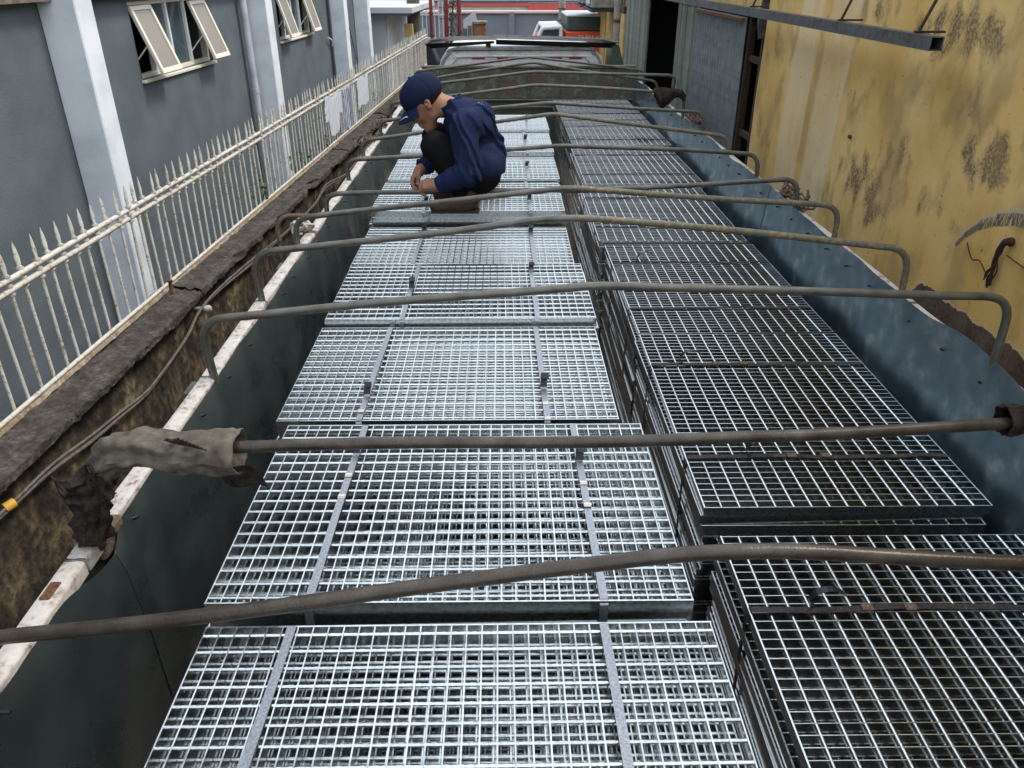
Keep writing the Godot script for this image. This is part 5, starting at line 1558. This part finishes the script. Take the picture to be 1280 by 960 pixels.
# ---------- person ----------
func build_person() -> void:
	var at := Vector3(-0.216, 3.42 - 1.095, -4.02)
	var t := thing("person", at, "person in navy jacket, navy cap and black trousers squatting on the gratings", "person")
	var V := func(x: float, y: float, z: float) -> Vector3: return Vector3(x, y, z)
	# joints: facing -x, camera on the +z side
	var pel := Vector3(0.105, 0.185, 0.0)
	var bel := Vector3(0.115, 0.29, 0.0)
	var che := Vector3(0.065, 0.40, 0.0)
	var nb := Vector3(-0.025, 0.485, 0.0)
	var hc := Vector3(-0.158, 0.515, 0.0)
	var shN := Vector3(0.045, 0.435, 0.165)
	var shF := Vector3(0.015, 0.435, -0.165)
	var elN := Vector3(0.055, 0.225, 0.23)
	var elF := Vector3(-0.06, 0.26, -0.17)
	var wrN := Vector3(-0.088, 0.155, 0.195)
	var wrF := Vector3(-0.190, 0.190, -0.035)
	var hipN := Vector3(0.10, 0.19, 0.085)
	var hipF := Vector3(0.10, 0.19, -0.085)
	var knN := Vector3(-0.108, 0.325, 0.105)
	var knF := Vector3(-0.115, 0.33, -0.095)
	var anN := Vector3(0.03, 0.085, 0.115)
	var anF := Vector3(0.03, 0.085, -0.105)
	var torso := [[pel, bel, 0.105, 0.10], [bel, che, 0.10, 0.115], [che + Vector3(0.01, 0.01, 0.06), che + Vector3(0.01, 0.01, -0.06), 0.095, 0.095], [shN, shF, 0.05, 0.05], [hipN, hipF, 0.09, 0.09]]
	var armN := [[shN, elN, 0.052, 0.040], [elN, wrN, 0.040, 0.027]]
	var armF := [[shF, elF, 0.052, 0.040], [elF, wrF, 0.040, 0.027]]
	var legs := [[hipN, knN, 0.078, 0.055], [knN, anN, 0.056, 0.036], [hipF, knF, 0.078, 0.055], [knF, anF, 0.056, 0.036]]
	var up := Vector3(-0.60, 0.80, 0).normalized()
	var fw := Vector3(-0.80, -0.60, 0).normalized()
	var sd := Vector3(0, 0, 1)
	var H := func(f: float, u: float, s: float) -> Vector3: return hc + fw * f + up * u + sd * s
	var neck := [[nb, H.call(-0.03, -0.05, 0.0), 0.052, 0.050]]
	# body under the clothes
	var body := MB.new()
	var feet := [[anN, Vector3(-0.10, 0.03, 0.12), 0.03, 0.025], [anF, Vector3(-0.10, 0.03, -0.11), 0.03, 0.025]]
	var all := torso + armN + armF + legs + neck + feet
	sdf_mesh(func(p: Vector3) -> float: return blend(p, all, 0.03, -0.008), Vector3(-0.33, -0.03, -0.32), Vector3(0.30, 0.64, 0.34), 0.014, body)
	# head
	var head := [[H.call(-0.015, 0.035, 0), H.call(-0.005, 0.03, 0), 0.086, 0.084], [H.call(0.018, -0.01, 0), H.call(0.048, -0.095, 0), 0.070, 0.028], [H.call(0.0, -0.070, 0.040), H.call(0.045, -0.100, 0.010), 0.020, 0.020], [H.call(0.0, -0.070, -0.040), H.call(0.045, -0.100, -0.010), 0.020, 0.020],
		[H.call(-0.02, -0.02, 0), nb, 0.058, 0.052], [H.call(0.066, 0.014, 0.030), H.call(0.066, 0.014, -0.030), 0.021, 0.021], [H.call(0.056, -0.034, 0.036), H.call(0.056, -0.034, -0.036), 0.024, 0.024]]
	var nose := [[H.call(0.084, 0.002, 0), H.call(0.108, -0.036, 0), 0.008, 0.0115], [H.call(0.094, -0.041, 0.012), H.call(0.094, -0.041, -0.012), 0.009, 0.009], [H.call(0.084, -0.066, 0.016), H.call(0.084, -0.066, -0.016), 0.0085, 0.0085], [H.call(0.080, -0.080, 0.014), H.call(0.080, -0.080, -0.014), 0.0095, 0.0095], [H.call(0.066, -0.108, 0.008), H.call(0.066, -0.108, -0.008), 0.016, 0.016]]
	var ears := []
	for s in [-1.0, 1.0]: ears.append([H.call(-0.020, -0.002, s * 0.081), H.call(-0.015, -0.026, s * 0.078), 0.0155, 0.0115]); 
	sdf_mesh(func(p: Vector3) -> float:
		var d := blend(p, head, 0.03)
		d = min(d, blend(p, nose, 0.012)) - max(0.016 - abs(d - blend(p, nose, 0.012)), 0.0) * 0.25
		for s in [-1.0, 1.0]:   # eye sockets
			d = max(d, -(p.distance_to(H.call(0.099, -0.010, s * 0.034)) - 0.019))
		for e in ears:
			var de: float = bone(p, e[0], e[1], e[2], e[3])
			var q: Vector3 = p - (e[0] + e[1]) * 0.5
			de = max(de, abs(q.z) - 0.011)
			de = max(de, -(p.distance_to(e[0] + fw * 0.004 + sd * signf(e[0].z) * 0.014) - 0.011))
			d = min(d, de)
		return d, hc - Vector3(0.16, 0.16, 0.12), hc + Vector3(0.16, 0.15, 0.12), 0.0045, body)
	# hands with five curled fingers, meeting over the wire they tie
	hand(body, wrN, Vector3(-1, 0.0, -0.28).normalized(), Vector3(0.05, 1, 0.5).normalized(), 1.0)
	hand(body, wrF, Vector3(-0.62, -0.70, 0.35).normalized(), Vector3(-0.75, 0.55, -0.2).normalized(), -1.0)
	part(body, "body", mats.skin, t)
	var ey := MB.new()
	for s in [-1.0, 1.0]: sphere(ey, H.call(0.080, -0.010, s * 0.034), 0.0125)
	part(ey, "eyes", mats.eye, t)
	var eb := MB.new()
	for s in [-1.0, 1.0]: eb.tube(spline([H.call(0.088, 0.010, s * 0.016), H.call(0.086, 0.013, s * 0.034), H.call(0.070, 0.008, s * 0.054)], 4), 0.0045, 6)
	part(eb, "eyebrows", mats.hair, t)
	# hair
	var hr := MB.new()
	sdf_mesh(func(p: Vector3) -> float:
		var d := bone(p, H.call(-0.018, 0.036, 0), H.call(-0.014, 0.03, 0), 0.093, 0.091)
		var q := p - hc
		d = max(d, q.dot(fw) - 0.035 + (0.05 - q.dot(up)) * 0.7)
		d = max(d, -0.062 - q.dot(up) + max(0.0, q.dot(fw) + 0.040) * 1.3)
		return d, hc - Vector3(0.16, 0.13, 0.12), hc + Vector3(0.13, 0.16, 0.12), 0.006, hr)
	part(hr, "hair", mats.hair, t)
	# cap: panelled crown, band and brim
	var cap := MB.new()
	sdf_mesh(func(p: Vector3) -> float:
		var q: Vector3 = p - H.call(-0.010, 0.042, 0)
		var a := Vector3(q.dot(fw) / 0.113, q.dot(up) / 0.088, q.dot(sd) / 0.096)
		var d := (a.length() - 1.0) * 0.095
		var ang := atan2(a.z, a.x)
		d += 0.0022 * smoothstep(0.99, 1.0, abs(cos(ang * 3.0)))
		return max(d, -(q.dot(up) + 0.034 - q.dot(fw) * 0.10)), hc - Vector3(0.2, 0.13, 0.13), hc + Vector3(0.14, 0.2, 0.13), 0.0055, cap)
	var cp := part(cap, "cap", mats.navy_cap, t)
	var br := MB.new()
	var brim := func(a: float, v: float) -> Vector3:
		var r := 0.090 + v * 0.080 * pow(cos(a * 0.82), 0.8)
		return H.call(cos(a) * r, 0.026 - 0.028 * v * v - 0.022 * pow(sin(a), 2) * (0.4 + v), sin(a) * r * 0.94)
	br.shell(22, 12, func(u: float, v: float) -> Vector3: return brim.call(lerpf(-1.25, 1.25, u), v), 0.004)
	part(br, "brim", mats.navy_cap, cp)
	var sw := MB.new()
	var tick := [Vector2(0.0, 0.012), Vector2(0.006, 0.003), Vector2(0.014, 0.001), Vector2(0.040, 0.016), Vector2(0.015, 0.008), Vector2(0.007, 0.008)]
	var tk := PackedVector2Array(tick)
	var ti := Geometry2D.triangulate_polygon(tk)
	for i in range(0, ti.size(), 3):
		var q := []
		for j in 3:
			var e: Vector2 = tk[ti[i + j]]
			q.append(brim.call(0.85 - e.x * 14.0, 0.62 + e.y * 14.0) + up * 0.005)
		sw.tri(q[0], q[1], q[2])
	part(sw, "white_tick", mats.print_white, cp)
	var bt := MB.new()
	sphere(bt, H.call(-0.010, 0.130, 0), 0.007)
	part(bt, "button", mats.navy_cap, cp)
	# jacket with folds
	var fold := FastNoiseLite.new(); fold.seed = 61; fold.frequency = 9.0; fold.fractal_octaves = 2
	var jt := [[pel + Vector3(0.012, 0.01, 0.0), bel, 0.116, 0.110], [bel, che, 0.110, 0.120], [che + Vector3(0.012, 0.015, 0.065), che + Vector3(0.012, 0.015, -0.065), 0.100, 0.100], [shN, shF, 0.056, 0.056], [hipN + Vector3(0.025, 0.03, 0.01), hipF + Vector3(0.025, 0.03, -0.01), 0.100, 0.100], [nb + Vector3(0.02, -0.01, 0.03), nb + Vector3(0.02, -0.01, -0.03), 0.058, 0.058]]
	var ja := [[shN, elN, 0.068, 0.060], [elN, wrN, 0.060, 0.041], [shF, elF, 0.066, 0.058], [elF, wrF, 0.058, 0.041]]
	var jb := jt + ja
	var jk := MB.new()
	var dirN := (wrN - elN).normalized()
	var dirF := (wrF - elF).normalized()
	sdf_mesh(func(p: Vector3) -> float:
		var dt := blend(p, jt, 0.035, 0.002)
		var da := blend(p, ja, 0.02, 0.002)
		if min(abs(dt), abs(da)) < 0.05:
			var e := fold.get_noise_3d(p.x * 0.8, p.y * 0.55 + p.x * 0.3, p.z * 0.8)
			var g := fold.get_noise_3d(p.x * 0.35 + 3, p.y * 0.35, p.z * 0.35)
			dt += 0.013 * e + 0.011 * sin((p.x * 0.9 + p.y * 0.75 - p.z * 0.4) * 105.0 + e * 5.0) * smoothstep(-0.1, 0.35, g)
			# sleeve: pleats across the elbow, long folds from the shoulder
			da += 0.008 * e + 0.0085 * sin((p - elN).dot(dirN) * 120.0 + p.y * 60.0 + e * 3.0) * exp(-p.distance_squared_to(elN) / 0.010)
			da += 0.009 * sin((p.x * 1.0 + p.y * 0.45) * 120.0 + e * 5.0) * smoothstep(0.0, 0.3, -g + 0.15)
		dt = max(dt, 0.205 - 0.25 * (p.x - 0.1) - p.y)   # hem
		da = max(da, (p - wrN).dot(dirN)) if p.distance_to(wrN) < 0.09 else da
		da = max(da, (p - wrF).dot(dirF)) if p.distance_to(wrF) < 0.09 else da
		var h: float = max(0.022 - abs(dt - da), 0.0) / 0.022
		var d: float = min(dt, da) - h * h * 0.0055
		# open collar
		return max(d, -(bone(p, nb + Vector3(0.02, -0.03, 0), H.call(-0.02, -0.03, 0), 0.054, 0.06))), Vector3(-0.27, 0.06, -0.32), Vector3(0.30, 0.60, 0.36), 0.0082, jk)
	var jp := part(jk, "jacket", mats.navy, t)
	# collar
	var co := MB.new()
	co.shell(30, 4, func(u: float, v: float) -> Vector3:
		var a := lerpf(0.5, TAU - 0.5, u)
		var r := 0.062 + 0.004 * v
		var ax := Vector3(-0.55, 0.83, 0)
		var e1 := Vector3(-0.83, -0.55, 0)
		return nb + Vector3(0.004, 0.002, 0) + ax * (0.045 * v - 0.01) + e1 * cos(a) * r + sd * sin(a) * r, 0.004)
	part(co, "collar", mats.navy, jp)
	for q in [[wrN, dirN], [wrF, dirF]]:
		var cf := MB.new()
		cf.tube(PackedVector3Array([q[0] - q[1] * 0.022, q[0] - q[1] * 0.010, q[0] + q[1] * 0.004]), [0.0435, 0.0445, 0.042], 16)
		part(cf, "cuff", mats.navy, jp)
	# faded back print
	var pr := MB.new()
	var nn := Vector3(0.70, 0.62, 0.36).normalized()
	var al := (Vector3(0.62, -0.78, 0) - nn * nn.dot(Vector3(0.62, -0.78, 0))).normalized()
	var ac := nn.cross(al).normalized()
	for i in 9:
		var c0 := Vector3(0.085, 0.50, 0.06) + al * (0.012 * i)
		var tilt: float = [0.2, -0.4, 0.1, 0.5, -0.2, 0.3, -0.5, 0.0, 0.4][i]
		pr.grid(1, 4, func(u: float, v: float) -> Vector3:
			return surf(jb, c0 + ac * (v - 0.5) * 0.022 + al * ((u - 0.5) * 0.004 + tilt * (v - 0.5) * 0.012), nn))
	part(pr, "back_print", mats.print_faded, jp)
	# trousers
	var tr := MB.new()
	var tb := [[hipN, knN, 0.088, 0.068], [knN, anN, 0.070, 0.052], [hipF, knF, 0.088, 0.068], [knF, anF, 0.070, 0.052], [hipN + Vector3(0.012, 0.0, 0.005), hipF + Vector3(0.012, 0, -0.005), 0.104, 0.104]]
	sdf_mesh(func(p: Vector3) -> float:
		var d := blend(p, tb, 0.02)
		if abs(d) < 0.05:
			d += 0.005 * fold.get_noise_3d(p.x + 5, p.y, p.z) + 0.003 * sin((p.x - p.y) * 110.0 + p.z * 30) * exp(-p.distance_squared_to(knN) / 0.01)
		return max(d, 0.055 - p.y), Vector3(-0.25, 0.02, -0.26), Vector3(0.28, 0.46, 0.27), 0.0115, tr)
	part(tr, "trousers", mats.trouser, t)
	# shoes
	for s in [0, 1]:
		var z: float = [0.118, -0.108][s]
		var sh := MB.new()
		var sb := [[Vector3(0.06, 0.045, z), Vector3(0.0, 0.045, z), 0.042, 0.042], [Vector3(0.0, 0.04, z), Vector3(-0.115, 0.030, z + 0.004), 0.042, 0.034], [Vector3(0.055, 0.09, z), Vector3(0.03, 0.085, z), 0.046, 0.046]]
		sdf_mesh(func(p: Vector3) -> float: return max(blend(p, sb, 0.03), 0.012 - p.y), Vector3(-0.18, -0.01, z - 0.08), Vector3(0.13, 0.16, z + 0.08), 0.008, sh)
		var so := part(sh, "shoe", mats.shoe, t)
		var sl := MB.new()
		sl.bbox(Vector3(-0.02, 0.0075, z), Vector3(0.245, 0.013, 0.082), 0.005)
		part(sl, "sole", mats.rubber, so)
	# wire being tied
	var wi := thing("tie_wire", at + Vector3(-0.20, 0.10, 0.12), "thin bright tie wire held between the person's fingers", "wire")
	var mb := MB.new()
	mb.tube(spline([Vector3(-0.03, 0.03, -0.05), Vector3(0.0, 0.045, 0.0), Vector3(0.03, 0.035, 0.05), Vector3(0.01, -0.03, 0.06), Vector3(-0.02, -0.085, 0.03)], 4), 0.0016, 5)
	part(mb, "wire", mats.galv2, wi)

func surf(bones: Array, c: Vector3, nn: Vector3) -> Vector3:   # slide a point along nn to just above the field's surface
	for i in 12:
		c -= nn * (blend(c, bones, 0.035, 0.002) - 0.008) * 0.8
	return c

func sphere(mb: MB, c: Vector3, r: float) -> void:
	mb.grid(14, 8, func(u: float, v: float) -> Vector3: return c + Vector3(cos(u * TAU) * sin(v * PI), cos(v * PI), sin(u * TAU) * sin(v * PI)) * r)

func hand(mb: MB, wrist: Vector3, dir: Vector3, back: Vector3, side: float) -> void:
	# dir: along the palm; back: out of the back of the hand; thumb on the side
	back = (back - dir * back.dot(dir)).normalized()
	var sd := dir.cross(back) * side
	var P := func(d: float, s: float, b: float) -> Vector3: return wrist + dir * d + sd * s + back * b
	var palm := [[P.call(-0.03, 0, 0), P.call(0.02, 0, 0), 0.026, 0.026], [P.call(0.02, 0.014, 0), P.call(0.075, 0.026, 0), 0.019, 0.013], [P.call(0.02, -0.012, 0), P.call(0.070, -0.026, 0), 0.018, 0.012], [P.call(0.03, 0, 0.002), P.call(0.076, 0.0, 0.002), 0.018, 0.013]]
	var fingers := []
	var lens := [0.072, 0.080, 0.075, 0.060]
	for i in 4:
		var s := 0.029 - 0.0195 * i
		var L: float = lens[i]
		var curl: float = [0.75, 0.9, 1.0, 1.1][i]
		var a: Vector3 = P.call(0.078 - 0.004 * abs(i - 1.2), s, 0.002)
		var d1 := dir * cos(curl * 0.7) - back * sin(curl * 0.7)
		var d2 := dir * cos(curl * 1.6) - back * sin(curl * 1.6)
		var d3 := dir * cos(curl * 2.2) - back * sin(curl * 2.2)
		var b := a + d1 * L * 0.45
		var c := b + d2 * L * 0.32
		var e := c + d3 * L * 0.25
		fingers.append([[a, b, 0.0098, 0.0088], [b, c, 0.0088, 0.0080], [c, e, 0.0080, 0.0068]])
	var ta: Vector3 = P.call(0.022, 0.024, -0.004)
	var tb: Vector3 = P.call(0.056, 0.046, -0.022)
	var tc: Vector3 = P.call(0.088, 0.040, -0.040)
	fingers.append([[ta, tb, 0.0135, 0.0108], [tb, tc, 0.0105, 0.0078]])
	var lo := wrist - Vector3.ONE * 0.05
	var hi := wrist + Vector3.ONE * 0.05
	for f in fingers:
		for q in f:
			for e in 2:
				lo = lo.min(q[e] - Vector3.ONE * 0.02); hi = hi.max(q[e] + Vector3.ONE * 0.02)
	sdf_mesh(func(p: Vector3) -> float:
		var d := blend(p, palm, 0.02)
		for f in fingers:
			var e := blend(p, f, 0.006)
			var h: float = max(0.008 - abs(d - e), 0.0) / 0.008
			d = min(d, e) - h * h * 0.002
		return d, lo, hi, 0.0036, mb)
